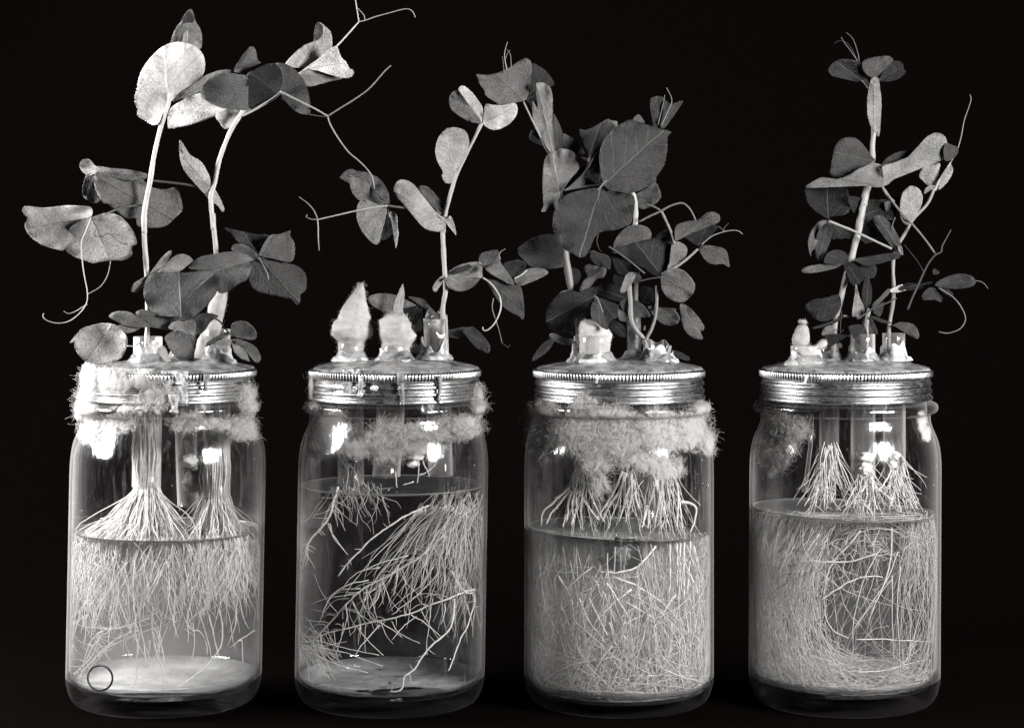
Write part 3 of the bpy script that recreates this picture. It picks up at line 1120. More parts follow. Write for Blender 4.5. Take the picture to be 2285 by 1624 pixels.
def plug(f, rows, d, label, n=2600, fl=(12, 26), core_tone=0.8, fuzz=1.0):
    core_tone *= 0.72
    # read off the front
    n = int(n * 0.85)
    """a tuft of cotton: rows of (y, left x, right x) read off the front"""
    rw = np.array(rows, float)
    L_ = fr(f, [(r[1], r[0]) for r in rows]); Rr = fr(f, [(r[2], r[0]) for r in rows])
    y = catmull(np.stack([L_[:, 1], L_[:, 0], Rr[:, 0]], 1), 5)
    na = 32
    V = []; C = []
    cxs = (y[:, 1] + y[:, 2]) / 2; hw = (y[:, 2] - y[:, 1]) / 2
    for i in range(len(y)):
        for c in range(na):
            th = c / na * 2 * math.pi
            dx, dy = math.cos(th), math.sin(th)
            nz = mnoise.noise(Vector((dx * 1.5, dy * 1.5, y[i, 0] / 22.0 + d))) + 0.5 * mnoise.noise(Vector((dx * 4, dy * 4, y[i, 0] / 8.0)))
            rr = max(0.6, hw[i]) * (1 + 0.16 * nz)
            X, dp, Z = W(cxs[i] + dx * rr, y[i, 0], d)
            V.append((X, d + dy * rr * 0.85, Z + 1.2 * nz))
    q = [(i * na + c, (i + 1) * na + c, (i + 1) * na + (c + 1) % na, i * na + (c + 1) % na) for i in range(len(y) - 1) for c in range(na)]
    b = Buf()
    b.add(V, q)
    e = len(y) - 1
    b.add([V[0], V[e * na]] , None)
    V = np.array(V)
    ids = rng.integers(0, len(V), n)
    w = np.repeat(hw, na)
    ids = ids[rng.uniform(0, 1, n) < np.clip(w[ids] / hw.max() + 0.15, 0, 1)]
    ctr = np.stack([hx(np.repeat(cxs, na), d), np.full(len(V), d), V[:, 2]], 1)
    base = V[ids] + (ctr[ids] - V[ids]) * rng.uniform(-0.02 * fuzz, 0.16, (len(ids), 1))
    fibre_cloud(b, base, fl[0] * 0.6, fl[1] * 0.6, 0.18, axis=ctr[:, 0].mean(), curl=0.5)
    o = b.build('cotton_plug', M_wool, None, core_tone)
    tag(o, label, 'cotton plug', 'cotton plugs on the jar lids')
    return o

def droplets(j, root, n, y0, y1, seed):
    b = Buf()
    r_ = np.random.default_rng(seed)
    for i in range(n):
        th = r_.uniform(math.pi * 1.02, math.pi * 1.98)
        y = y0 + (y1 - y0) * r_.uniform(0, 1) ** 0.8
        z = 1565 - y
        rr = float(prof_r(z, j['R'])) - 9.2
        c = (axis_x(j, z) + rr * math.cos(th), rr * math.sin(th), z)
        s_ = r_.uniform(0.7, 2.6)
        blob(b, c, (s_, s_ * 0.7, s_ * r_.uniform(1, 2.2)), i, 0.1, 1.5, 8, 6)
    b.build('condensation', M_drop, root, kind='stuff')

# ================================================================ JAR 1
J = JARS
jr = [make_jar(j, i) for i, j in enumerate(J)]
waters = [make_water(j, i) for i, j in enumerate(J)]
make_sediment(J[0], 0, 'pale sediment spread over the floor of the jar at the far left')
make_sediment(J[1], 1, 'patchy pale sediment on the floor of the clear water jar, dark bare patch at its front')
make_sediment(J[2], 2, 'pale sediment under the tangled roots in the cloudiest jar')
make_sediment(J[3], 3, 'pale sediment on the floor of the jar at the far right')

# tubes (x, depth, radius, y top, y bottom, x at bottom)
T1 = [(330, -20, 32, 752, 1085, 327), (408, 50, 24, 780, 1128, 420), (484, 10, 30, 735, 1108, 484)]
T2 = [(783, -10, 29, 764, 1080, 783), (882, -30, 31, 768, 1062, 862), (971, 0, 27, 693, 1060, 984)]
T3 = [(1328, -30, 34, 748, 1083, 1318), (1414, 60, 16, 700, 1150, 1420), (1467, 0, 31, 762, 1160, 1444)]
T4 = [(1796, -60, 31, 772, 915, 1796), (1850, 20, 22, 772, 1070, 1850), (1925, -20, 27, 746, 1066, 1926), (1994, 20, 25, 744, 1062, 1996)]
for jx, TT, lift in ((0, T1, 13), (1, T2, 17), (2, T3, 14), (3, T4, 14)):
    make_wax(J[jx], jx, jr[jx], [(t[0], t[1], t[2], 20) for t in TT], lift)
for t in T1: glass_tube(jr[0], *t[:5], xb=t[5])
glass_tube(jr[1], *T2[0][:5], xb=T2[0][5]); glass_tube(jr[1], *T2[1][:5], xb=T2[1][5])
glass_tube(jr[1], *T2[2][:5], xb=T2[2][5], broken=34, label='tall glass tube with a slanting broken rim')
glass_tube(jr[2], *T3[0][:5], xb=T3[0][5])
glass_tube(jr[2], *T3[1][:5], xb=T3[1][5], m=M_waxd, name='dark_tube', label='dark ridged tube')
glass_tube(jr[2], *T3[2][:5], xb=T3[2][5], broken=20, label='short glass tube with a jagged broken rim')
for t in T4: glass_tube(jr[3], *t[:5], xb=t[5])
# glass rod inside the right jar
b = Buf()
tubes(b, Wn([(1812, 925), (1808, 1000), (1800, 1060), (1794, 1098)], -40), 4.5, 10)
b.build('glass_rod', M_tube, jr[3])
# collars of pale wax at the foot of each tube
def collar(root, x, d, r, y0, y1, m, seed, squash=1.0):
    b = Buf()
    zt, zb = hz(y0, d), hz(y1, d)
    pr = [(r + 16, zb - 8), (r + 11, zb), (r + 6, zb + 4), (r + 3, zb + (zt - zb) * 0.5), (r + 1.5, zt), (r + 0.2, zt + 1), (r - 0.6, zt - 2)]
    def rm(rr, z, a):
        return 2.2 * np.sin(a * 3 + seed) + 1.4 * np.sin(a * 7 + seed * 2) + 1.0 * np.sin(a * 11 + z / 5)
    lathe(b, smooth_prof(pr, 3), hx(x, d), d, 60, 0, rm)
    v = b.v[0]
    th = np.arctan2(v[:, 1] - d, v[:, 0] - hx(x, d))
    up = np.clip((v[:, 2] - zb) / (zt - zb + 1e-6), 0, 1)
    v[:, 2] -= up * (zt - zb) * (0.35 + 0.3 * np.sin(th * 2 + seed) + 0.22 * np.sin(th * 5 + seed * 3))
    b.build('wax_collar', m, root)
collar(jr[0], 330, -20, 31, 762, 800, M_waxl, 1); collar(jr[0], 484, 10, 29, 760, 802, M_waxl, 2)
collar(jr[0], 408, 50, 23, 785, 800, M_waxl, 7)
collar(jr[1], 783, -10, 29, 784, 797, M_waxl, 3); collar(jr[1], 882, -30, 31, 780, 800, M_waxl, 4); collar(jr[1], 971, 0, 27, 758, 793, M_waxl, 5)
collar(jr[2], 1328, -30, 34, 785, 800, M_waxl, 6); collar(jr[2], 1467, 0, 31, 772, 800, M_waxl, 8)
collar(jr[2], 1288, 10, 10, 762, 800, M_waxl, 9)
collar(jr[3], 1796, -60, 30, 786, 806, M_waxl, 10); collar(jr[3], 1850, 20, 21, 783, 797, M_wax, 11)
collar(jr[3], 1925, -20, 26, 772, 800, M_waxl, 12); collar(jr[3], 1994, 20, 25, 762, 796, M_waxl, 13)
# drips and smears
drip(J[1], jr[1], 805, 838, 888, 6); drip(J[1], jr[1], 895, 835, 872, 8, M_wax)
drip(J[1], jr[1], 897, 868, 905, 5, M_wax); drip(J[1], jr[1], 980, 838, 900, 5, M_wax)
drip(J[0], jr[0], 400, 832, 860, 8); drip(J[0], jr[0], 460, 835, 872, 6, M_wax); drip(J[0], jr[0], 388, 880, 925, 9)
drip(J[2], jr[2], 1331, 842, 855, 2.6); drip(J[3], jr[3], 1988, 836, 898, 3.2, M_wax); drip(J[3], jr[3], 1797, 838, 856, 3)
b = Buf(); blob(b, (lambda s: (s[0], s[1], s[2]))(surf(J[1], 836, 866, 1)), (9, 3, 6), 3, 0.2); b.build('wax_drip', M_waxl, jr[1])
wax_patch(J[1], jr[1], 706, 812, 824, 884, -0.25, M_wax, 3.0, 4)
wax_patch(J[0], jr[0], 205, 345, 822, 876, -0.1, M_waxl, 5.0, 7)
wax_patch(J[0], jr[0], 360, 420, 828, 905, 0.35, M_waxl, 15.0, 3)
# dark circle marked on the glass near the base
b = Buf()
cpt = []
for i in range(49):
    a = i / 48 * 2 * math.pi
    X0, dp, z, r, ax_ = surf(J[0], 223.5 + 27.5 * math.cos(a), 1512 + 28 * math.sin(a), 0.6)
    cpt.append((X0, dp, z))
tubes(b, np.array(cpt), 2.3, 8, ref=(0.3, 1, 0.1))
b.build('ring_mark', M_rubber, jr[0], label='thin dark circle on the glass near the base')

# ---------------------------------------------------------------- cotton on the jars
def wool_thing(label, loc, parts, group='cotton stuffed round the jar necks'):
    t = thing('cotton_wool', loc, label, 'cotton wool', group)
    for kind_, j, blobs, inside, tone in parts:
        if kind_ == 'L':
            wool_layers(j, blobs, inside, name='wad', tone=tone, parent=t)
        elif kind_ == 'C':
            b = Buf(); wool_core(b, j, blobs); b.build('tuft', M_wool, t, tone)
        else:
            b = Buf()
            wool_on_jar(b, j, [(x, y, rx, ry, int(n * (0.27 if j is J[2] else 0.38)), th) for x, y, rx, ry, n, th in blobs], inside=inside)
            o = b.build('stray_fibres', M_wool, t, tone, kind='stuff')
    return t
def at_jar(i, y=940):
    return (hx(J[i]['cx']), -190, hz(y))
w1 = [(200, 850, 26, 44, 900, 16), (192, 905, 29, 48, 1300, 20), (250, 850, 60, 34, 1000, 8), (200, 960, 32, 36, 650, 10),
      (345, 880, 36, 46, 300, 5), (415, 940, 46, 26, 380, 6), (556, 900, 26, 50, 500, 10), (548, 958, 42, 28, 520, 8),
      (250, 945, 64, 26, 350, 6), (310, 850, 30, 20, 450, 9), (500, 945, 90, 16, 350, 5), (300, 905, 60, 30, 200, 5)]
wool_thing('white cotton bulging over the left shoulder and lid of the jar at the far left', at_jar(0),
           [('C', J[0], [(196, 850, 15, 36, 16, 1), (188, 908, 18, 38, 16, 2), (214, 890, 24, 30, 8, 3), (196, 955, 13, 28, 10, 4)], False, 0.66),
            ('L', J[0], w1, False, 0.72), ('F', J[0], w1, False, 0.7)])
w2 = [(1070, 905, 18, 46, 900, 14), (1045, 950, 46, 26, 900, 8), (694, 868, 6, 36, 110, 3), (700, 905, 14, 14, 60, 3)]
w2i = [(742, 962, 46, 50, 1300, 18), (865, 985, 54, 54, 1300, 18), (960, 962, 96, 26, 1200, 18), (1010, 955, 66, 30, 900, 16), (800, 1000, 46, 26, 300, 16),
       (935, 1000, 66, 20, 400, 18)]
wool_thing('cotton packed inside the neck of the jar with two plugs, bulging out at its right', at_jar(1),
           [('L', J[1], w2, False, 0.6), ('F', J[1], w2, False, 0.55), ('L', J[1], w2i, True, 0.62), ('F', J[1], w2i, True, 0.6)])
w3 = [(1218, 952, 48, 54, 1500, 12), (1205, 985, 36, 34, 800, 10), (1300, 965, 64, 56, 2400, 12), (1385, 978, 76, 56, 1900, 9), (1470, 966, 76, 54, 2300, 10), (1545, 960, 46, 52, 1700, 12),
      (1582, 985, 18, 38, 900, 18), (1300, 900, 36, 22, 420, 6), (1360, 925, 64, 24, 600, 8), (1450, 1030, 80, 26, 900, 9), (1210, 915, 32, 26, 350, 6),
      (1335, 1035, 42, 34, 420, 8), (1490, 1052, 46, 20, 400, 8), (1568, 915, 22, 24, 300, 7), (1340, 1085, 26, 34, 160, 8)]
wool_thing('broad soft band of cotton wrapped round the whole neck of the cloudiest jar', at_jar(2),
           [('L', J[2], w3, False, 0.56), ('F', J[2], w3, False, 0.55)])
w4 = [(1740, 955, 60, 32, 2000, 18), (1735, 990, 56, 32, 1500, 18), (1728, 1025, 36, 28, 620, 18), (1775, 960, 40, 26, 500, 16), (1718, 1046, 16, 18, 140, 14)]
w4o = [(2058, 940, 13, 26, 220, 6), (2068, 968, 12, 20, 140, 5)]
wool_thing('wedge of cotton inside the left shoulder of the jar at the far right', at_jar(3),
           [('L', J[3], w4, True, 0.5), ('F', J[3], w4, True, 0.5), ('L', J[3], w4o, False, 0.6)])

# ---------------------------------------------------------------- cotton plugs
plug('D', [(628, 612, 650), (650, 600, 650), (700, 566, 664), (760, 515, 676), (850, 460, 690), (920, 415, 702), (980, 392, 710), (1030, 402, 706), (1070, 440, 670), (1100, 452, 650), (1180, 456, 640)], -10,
     'tall pointed white cotton plug, left one of two standing on the wax smeared lid', 3400)
plug('D', [(862, 860, 960), (885, 820, 985), (930, 780, 1015), (990, 768, 1035), (1050, 778, 1052), (1100, 790, 1030), (1150, 795, 1012), (1195, 795, 1010)], -30,
     'round white cotton plug with a leaf standing out of its top', 3400)
plug('F', [(1030, 880, 920), (1045, 850, 985), (1075, 830, 1050), (1110, 824, 1095), (1180, 822, 1106), (1280, 835, 1100), (1390, 840, 1105)], -30,
     'smooth white cotton plug filling the tube on the lid of the cloudiest jar', 1800, (8, 18), fuzz=0.3)
plug('K4', [(185, 480, 550), (205, 455, 575), (235, 460, 575), (262, 490, 560), (290, 435, 590), (380, 385, 610), (480, 352, 618), (550, 360, 600), (575, 390, 570)], -60,
     'small egg shaped cotton tuft with a knob on top, on the far right lid', 900, (6, 14), 0.55, fuzz=0.4)
plug('K4', [(570, 390, 640), (600, 390, 760), (680, 390, 780), (760, 380, 790), (800, 370, 790)], -60,
     'bright cotton filling the squat tube at the left of the far right lid', 900, (6, 14), 0.8, fuzz=0.3)
plug('K4', [(490, 790, 850), (530, 740, 878), (580, 680, 860), (610, 640, 820)], -66,
     'small pale cotton wisp leaning against the squat tube on the far right lid', 500, (6, 14), 0.7, fuzz=0.5)
plug('B', [(600, 1500, 1560), (620, 1480, 1562), (680, 1440, 1555), (760, 1425, 1535), (860, 1390, 1515), (940, 1350, 1500), (1050, 1330, 1495)], 14,
     'tall white cotton wrapped round the right stem of the far left jar', 1500, (8, 18), fuzz=0.3)
plug('B', [(790, 1240, 1330), (830, 1200, 1345), (900, 1190, 1340), (980, 1190, 1330), (1050, 1200, 1320)], 30,
     'pale cotton tuft behind the small round leaf on the far left lid', 900, (8, 18), 0.7, fuzz=0.4)
plug('B', [(960, 1050, 1110), (1000, 1015, 1150), (1050, 1010, 1160), (1080, 1000, 1180)], -22,
     'low pale cotton at the foot of the left stem on the far left lid', 600, (6, 14), 0.7, fuzz=0.4)

for jx, (y0, y1) in enumerate(((960, 1170), (960, 1075), (1010, 1170), (950, 1130))):
    droplets(J[jx], jr[jx], 34, y0, y1, jx + 3)

# ================================================================ PEA PLANTS
GAIN = 0.95
G_ = 'pea plants growing out of the jars'
def plant(x, y, label, d=0):
    return thing('pea_plant', W(x, y, d), label, 'plant', G_)

class Layer:
    def __init__(s, root, d, step=7.0):
        s.root = root; s.d = d; s.step = step
    def leaf(s, f, tone, pts, org, **kw):
        d = kw.pop('d', s.d)
        s.d -= s.step
        return leaf(s.root, f, tone, pts, org, d, **kw)
    def line(s, f, pts, r0, r1=None, tone=150, name='stem', dd=0, dd1=None, **kw):
        return line(name, s.root, f, pts, r0, r1, s.d + dd, None if dd1 is None else s.d + dd1, alb(tone), **kw)

# ---- left plant of jar 1
p1a = plant(330, 790, 'pea plant with the largest pale leaf at its top, in the far left jar', -20)
q = Layer(p1a, 40)
q.leaf('A', 150, [(1175,300),(1190,230),(1215,180),(1240,150),(1265,100),(1305,58),(1330,90),(1345,150),(1375,200),(1387,260),(1378,335),(1330,330),(1250,310)], (1290,320), d=10, jag=2)
q.leaf('A', 105, [(1180,292),(1200,230),(1240,170),(1290,120),(1330,150),(1290,165),(1260,220),(1245,295)], (1215,292), d=2)
q.leaf('A', 95, [(1240,170),(1270,100),(1300,70),(1335,120),(1325,155),(1280,150)], (1290,160), d=-4)
q.d = 30
q.leaf('A', 205, [(1165,755),(1150,870),(1170,890),(1240,875),(1310,860),(1400,830),(1480,800),(1560,790),(1640,770),(1560,720),(1450,650),(1370,640),(1250,690)], (1180,735), jag=2.6, jd=(0,1), d=60)
q.leaf('A', 120, [(1185,700),(1230,650),(1300,600),(1370,550),(1430,510),(1520,482),(1600,490),(1560,560),(1380,622),(1280,670)], (1195,700), d=45)
q.leaf('A', 232, [(1165,700),(1130,700),(1110,770),(1085,855),(1030,857),(980,825),(940,795),(940,750),(918,690),(930,620),(950,540),(980,470),(1030,400),(1090,340),(1160,300),(1230,290),(1300,300),(1350,325),(1390,370),(1408,430),(1400,500),(1370,550),(1300,590),(1230,640),(1185,690)], (1155,690), jag=2.6, jd=(-0.7,1), d=-20, cup=-0.08, ax=0.12, ay=-0.1, fold=0.08)
line('stem', p1a, 'A', [(1170,640),(1155,720),(1110,850),(1060,1060),(1030,1250),(1005,1370),(990,1480),(992,1600)], 4.6, 6.2, -28, -22, alb(222))
line('stem', p1a, 'B', [(990,90),(992,250),(1003,400),(1012,560),(1015,700),(1012,850),(1008,960),(1010,1100)], 6.0, 5.4, -22, -20, alb(215))
q.d = 40
q.leaf('A', 128, [(600,1195),(650,1190),(645,1280),(690,1380),(640,1392),(580,1360),(565,1300),(580,1230)], (655,1200), d=10)
q.leaf('A', 112, [(640,1140),(770,1155),(880,1165),(1000,1190),(1000,1225),(880,1240),(760,1215),(680,1190),(640,1185)], (998,1205), d=0, fold=0.5)
q.leaf('A', 165, [(545,1130),(560,1102),(590,1092),(622,1100),(650,1135),(690,1160),(660,1185),(620,1205),(585,1195),(553,1165)], (660,1170), d=-6, cup=-0.5, fold=0.5)
q.leaf('A', 132, [(650,1180),(750,1210),(860,1245),(960,1225),(1010,1260),(1060,1290),(1130,1300),(1210,1290),(1240,1350),(1255,1440),(1200,1500),(1140,1550),(1050,1565),(950,1555),(930,1500),(870,1500),(800,1450),(740,1400),(700,1390),(650,1300)], (985,1390), d=-2, jag=2.5, ripple=0.06)
line('petiole', p1a, 'A', [(985,1410),(900,1415),(800,1440),(640,1505)], 2.2, 1.8, -10, -40, alb(120))
q.leaf('B', 172, [(155,30),(185,8),(300,20),(450,5),(620,15),(625,85),(560,110),(480,160),(450,230),(440,310),(380,305),(290,275),(200,210),(170,140),(190,95),(160,60)], (610,88), d=-35, cup=-0.15, ax=0.2, fold=0.1)
q.leaf('B', 142, [(450,220),(480,160),(560,110),(640,80),(740,55),(830,80),(900,160),(935,230),(935,270),(905,290),(905,345),(850,380),(780,380),(700,390),(640,400),(560,375),(500,350),(450,310),(445,260)], (625,92), d=-48, cup=-0.15, ripple=0.06, fold=0.2)
line('tendril', p1a, 'B', [(625,90),(590,180),(560,260),(565,380),(580,490),(600,600),(592,680),(540,750),(470,800),(390,812),(320,792),(295,765),(300,745)], 1.3, 0.9, -62, -70, alb(190))
line('tendril', p1a, 'B', [(760,385),(740,480),(690,560),(605,612)], 0.9, 1.0, -62, -66, alb(150))
line('tendril', p1a, 'B', [(600,680),(520,730),(470,745),(438,730)], 1.0, 0.8, -64, -70, alb(170))
line('tendril', p1a, 'B', [(625,90),(660,150),(650,210),(700,215),(750,200),(830,260),(910,270),(935,235)], 1.0, 0.7, -62, -66, alb(95))
line('petiole', p1a, 'A', [(1030,1240),(1150,1252),(1280,1268),(1400,1292)], 2.6, 2.6, -10, 8, alb(100))
line('petiole', p1a, 'B', [(870,968),(950,972),(1000,975)], 1.4, 1.4, -20, -20, alb(180))
q.leaf('B', 185, [(480,945),(530,880),(580,840),(700,812),(780,820),(830,855),(870,900),(873,960),(840,1040),(780,1080),(700,1098),(640,1090),(570,1060),(520,1000),(505,935)], (740,862), d=-150, cup=-0.45, ripple=0.03, ax=0, ay=0, fold=0.1)
q.leaf('B', 130, [(750,770),(770,740),(830,728),(900,740),(960,780),(1000,800),(1080,845),(1000,835),(930,840),(860,830),(800,800)], (1075,845), d=-160)
q.leaf('B', 150, [(760,850),(830,825),(930,830),(960,850),(880,880),(830,860)], (950,845), d=-156)
q.leaf('B', 118, [(930,745),(990,718),(1100,765),(1230,770),(1260,800),(1170,855),(1080,845),(1000,800)], (1250,785), d=-60)

# ---- right plant of jar 1
p1b = plant(484, 790, 'pea plant with dark leaves and long forked tendrils, right stem of far left jar', 10)
q = Layer(p1b, 60)
line('stem', p1b, 'A', [(1690,720),(1645,800),(1590,885),(1540,1000),(1500,1120),(1475,1250),(1450,1330),(1450,1420),(1465,1580)], 4.8, 5.6, 0, 5, alb(215))
line('stem', p1b, 'B', [(1460,60),(1470,180),(1485,330),(1500,480),(1500,620),(1480,800),(1465,980),(1460,1100)], 5.6, 5.6, 5, 10, alb(205))
line('stem', p1b, 'A', [(1650,800),(1780,735),(1900,660),(1960,590),(2060,510),(2110,470)], 3.2, 2.6, 0, 40, alb(195))
line('petiole', p1b, 'C', [(120,525),(200,465),(300,395),(390,325),(470,240),(545,155)], 2.4, 1.4, 32, 20, alb(215), n=5)
q.leaf('A', 222, [(1480,810),(1500,840),(1530,885),(1570,880),(1620,820),(1720,750),(1600,745),(1500,770)], (1640,795), d=22, jag=2, jd=(-0.5,1))
q.leaf('C', 195, [(25,460),(80,385),(160,320),(228,288),(250,230),(262,160),(310,190),(345,225),(357,290),(350,345),(300,390),(245,400),(210,420),(185,470),(100,478)], (170,478), d=60, ripple=0.05)
q.leaf('C', 100, [(228,288),(228,230),(242,170),(262,160),(288,185),(290,240),(262,280)], (250,285), d=46)
q.leaf('C', 160, [(130,520),(190,485),(280,505),(430,548),(330,578),(180,610)], (140,525), d=48)
q.leaf('C', 238, [(180,480),(250,420),(330,350),(390,325),(410,370),(430,410),(460,440),(480,480),(505,495),(513,520),(475,553),(380,540),(280,505)], (185,482), d=40, jag=2.2, ax=0.2, cup=0)
line('tendril', p1b, 'C', [(545,155),(535,90),(520,0),(510,-40)], 1.3, 0.9, 20, 0, alb(200))
line('tendril', p1b, 'C', [(545,155),(590,145),(660,120),(740,98),(870,65),(920,80),(943,125)], 1.3, 0.8, 20, 0, alb(170))
line('tendril', p1b, 'C', [(587,142),(580,110),(560,85),(540,62)], 1.0, 0.7, 20, 5, alb(170))
q.leaf('A', 125, [(1605,490),(1640,420),(1690,350),(1720,322),(1750,335),(1770,410),(1790,435),(1740,450),(1690,480),(1650,500)], (1640,495), d=0)
q.leaf('A', 60, [(1610,470),(1650,400),(1695,345),(1680,400),(1640,450)], (1615,470), d=-8)
q.leaf('A', 90, [(1890,435),(1960,440),(2020,475),(2080,540),(2110,610),(2125,680),(2128,780),(2060,780),(1990,730),(1930,650),(1920,560),(1900,480)], (1925,650), d=-12)
q.leaf('A', 78, [(1380,625),(1400,580),(1450,530),(1540,500),(1640,510),(1700,530),(1705,600),(1705,700),(1695,755),(1560,750),(1480,725),(1400,680)], (1695,640), d=-30, cup=-0.2, ax=-0.15, jag=0)
q.leaf('A', 56, [(1690,520),(1750,480),(1830,443),(1890,440),(1935,500),(1932,590),(1890,650),(1800,700),(1705,745),(1688,640)], (1900,640), d=-36, cup=-0.2, ax=0.2)
line('petiole', p1b, 'C', [(-10,645),(130,715),(240,770),(325,820)], 2.2, 1.7, -75, -32, alb(170))
line('petiole', p1b, 'C', [(0,690),(80,750),(160,795),(240,815),(325,825)], 1.4, 1.2, -20, -30, alb(110))
line('tendril', p1b, 'C', [(325,820),(410,765),(500,710),(600,640),(660,580),(720,510),(770,463)], 1.7, 1.2, -30, -30, alb(150))
line('tendril', p1b, 'C', [(325,820),(340,870),(390,960),(470,1070),(540,1130),(600,1190),(640,1250),(655,1330)], 1.5, 1.1, -30, -20, alb(165))
q.leaf('A', 185, [(1230,968),(1255,985),(1290,1050),(1330,1080),(1380,1110),(1430,1190),(1460,1270),(1500,1340),(1540,1430),(1525,1455),(1490,1410),(1440,1380),(1400,1330),(1320,1240),(1260,1160),(1235,1080)], (1455,1300), d=-12, fold=0.5)
q.leaf('A', 120, [(1235,1000),(1262,1080),(1310,1170),(1360,1240),(1330,1235),(1270,1170),(1240,1100)], (1350,1235), d=-4)
q.d = -30
q.leaf('B', 60, [(1535,155),(1640,178),(1760,200),(1850,208),(1825,270),(1770,330),(1700,300),(1640,260),(1590,200)], (1775,330), d=-12, fold=0.4)
q.leaf('B', 118, [(1590,310),(1610,270),(1680,275),(1740,310),(1775,350),(1740,380),(1700,360),(1640,330)], (1765,355), d=-18)
q.leaf('B', 112, [(1850,215),(1920,200),(1995,175),(1995,210),(2020,250),(2028,300),(2020,370),(1980,395),(1900,375),(1790,352),(1785,320)], (1780,350), d=-22, jag=1.5)
q.leaf('B', 88, [(1780,358),(1850,385),(1940,395),(2040,420),(2095,470),(2105,540),(2095,590),(2062,615),(2060,660),(2040,690),(2010,650),(1960,640),(1880,620),(1780,600),(1730,560),(1705,490),(1720,400)], (1775,362), d=-30, fold=0.3, ripple=0.07)
line('tendril', p1b, 'B', [(1775,360),(1810,420),(1835,470),(1845,515)], 1.3, 1.0, -44, -50, alb(150))
q.leaf('B', 98, [(1305,440),(1315,400),(1370,360),(1450,340),(1560,322),(1650,325),(1710,350),(1740,380),(1725,440),(1700,510),(1640,540),(1570,592),(1500,602),(1480,500),(1440,455)], (1735,378), d=-45, fold=0.25)
q.leaf('B', 165, [(1080,465),(1140,400),(1200,350),(1260,338),(1310,360),(1322,388),(1270,410),(1220,450),(1160,475)], (1240,460), d=-40)
q.leaf('B', 140, [(900,580),(930,530),(1000,500),(1050,440),(1080,400),(1120,350),(1175,312),(1170,350),(1130,410),(1060,490),(1000,550),(940,597),(905,598)], (1080,440), d=-52, fold=0.35)
q.leaf('B', 72, [(988,570),(1010,500),(1060,465),(1160,462),(1300,462),(1400,450),(1470,460),(1510,500),(1500,570),(1460,640),(1400,710),(1300,790),(1240,770),(1130,765),(1060,750),(1010,690),(985,620)], (1245,765), d=-66, cup=-0.12, fold=0.2)
q.leaf('B', 100, [(1250,800),(1310,790),(1370,750),(1440,742),(1500,765),(1450,800),(1400,870),(1350,890),(1335,840)], (1440,750), d=-40)
q.leaf('B', 150, [(1160,850),(1180,810),(1240,790),(1330,790),(1345,850),(1320,900),(1240,870)], (1240,790), d=-60)
q.leaf('B', 88, [(1130,910),(1180,870),(1240,865),(1300,895),(1325,950),(1315,1010),(1280,1050),(1220,1055),(1170,1000),(1150,960)], (1135,918), d=-120, cup=-0.1)
line('petiole', p1b, 'B', [(1440,760),(1510,800),(1545,850),(1600,905)], 2.4, 1.8, -30, -60, alb(110))
q.leaf('B', 150, [(1480,950),(1530,925),(1595,925),(1570,970),(1520,990),(1490,980)], (1590,925), d=-60)
q.leaf('B', 100, [(1585,870),(1590,820),(1640,795),(1700,805),(1750,850),(1762,900),(1740,925),(1680,920),(1610,905)], (1600,908), d=-66, cup=-0.25)
q.leaf('B', 150, [(1590,940),(1610,920),(1660,950),(1710,1010),(1745,1070),(1700,1072),(1650,1050),(1610,1010)], (1605,925), d=-74)
q.leaf('B', 112, [(1620,918),(1700,940),(1760,980),(1790,1040),(1780,1075),(1750,1078),(1700,1000),(1650,945)], (1615,920), d=-70)
q.leaf('B', 92, [(1415,950),(1470,910),(1540,875),(1590,885),(1520,915),(1450,960),(1425,968)], (1585,888), d=-78)

# ---- plant of jar 2
p2 = plant(990, 790, 'slender pea plant with pale paired oval leaves, in the jar with two cotton plugs', 0)
line('stem', p2, 'C', [(1412,868),(1350,990),(1250,1190),(1210,1300),(1170,1440),(1148,1540),(1140,1640)], 3.6, 5.2, 0, 0, alb(175))
line('stem', p2, 'D', [(1282,120),(1277,220),(1285,400),(1295,560),(1300,680),(1280,800),(1275,940),(1290,1100)], 5.2, 5.4, 0, 0, alb(180))
q = Layer(p2, 20)
q.leaf('C', 115, [(1405,865),(1330,860),(1240,810),(1190,760),(1182,690),(1210,645),(1250,640),(1300,690),(1360,790)], (1400,860), d=6)
q.leaf('C', 200, [(1405,865),(1360,790),(1300,690),(1250,640),(1252,615),(1280,605),(1330,640),(1380,700),(1415,760),(1418,820)], (1405,862), d=2, ax=0.3)
q.leaf('C', 212, [(1420,870),(1425,790),(1440,735),(1490,740),(1560,740),(1640,725),(1662,760),(1655,810),(1610,870),(1550,905),(1495,917),(1450,900)], (1422,868), d=8, fold=0.3)
q.leaf('C', 108, [(965,1325),(990,1308),(1040,1325),(1100,1390),(1150,1460),(1140,1510),(1110,1500),(1050,1440),(1000,1380)], (1145,1500), d=12)
q.leaf('C', 165, [(1195,1292),(1150,1285),(1130,1240),(1135,1210),(1095,1130),(1082,1050),(1110,960),(1170,905),(1240,900),(1300,930),(1322,1000),(1310,1080),(1270,1150),(1235,1190),(1220,1240)], (1228,1200), d=-12, fold=0.12, cup=-0.15)
q.leaf('C', 165, [(1155,1545),(1150,1620),(1090,1633),(1010,1610),(950,1550),(900,1490),(840,1420),(795,1370),(790,1320),(820,1275),(870,1268),(930,1300),(980,1370),(1060,1470),(1120,1520)], (1145,1560), d=-14, fold=0.1)
q.leaf('D', 190, [(1300,120),(1340,90),(1370,160),(1385,240),(1360,215),(1315,160)], (1305,115), d=-6)
line('petiole', p2, 'C', [(1145,1510),(1000,1480),(860,1465),(745,1450)], 3.0, 2.4, 4, 0, alb(120))
line('tendril', p2, 'C', [(745,1450),(640,1465),(530,1485),(400,1515),(255,1548)], 2.0, 1.4, -14, -14, alb(175))
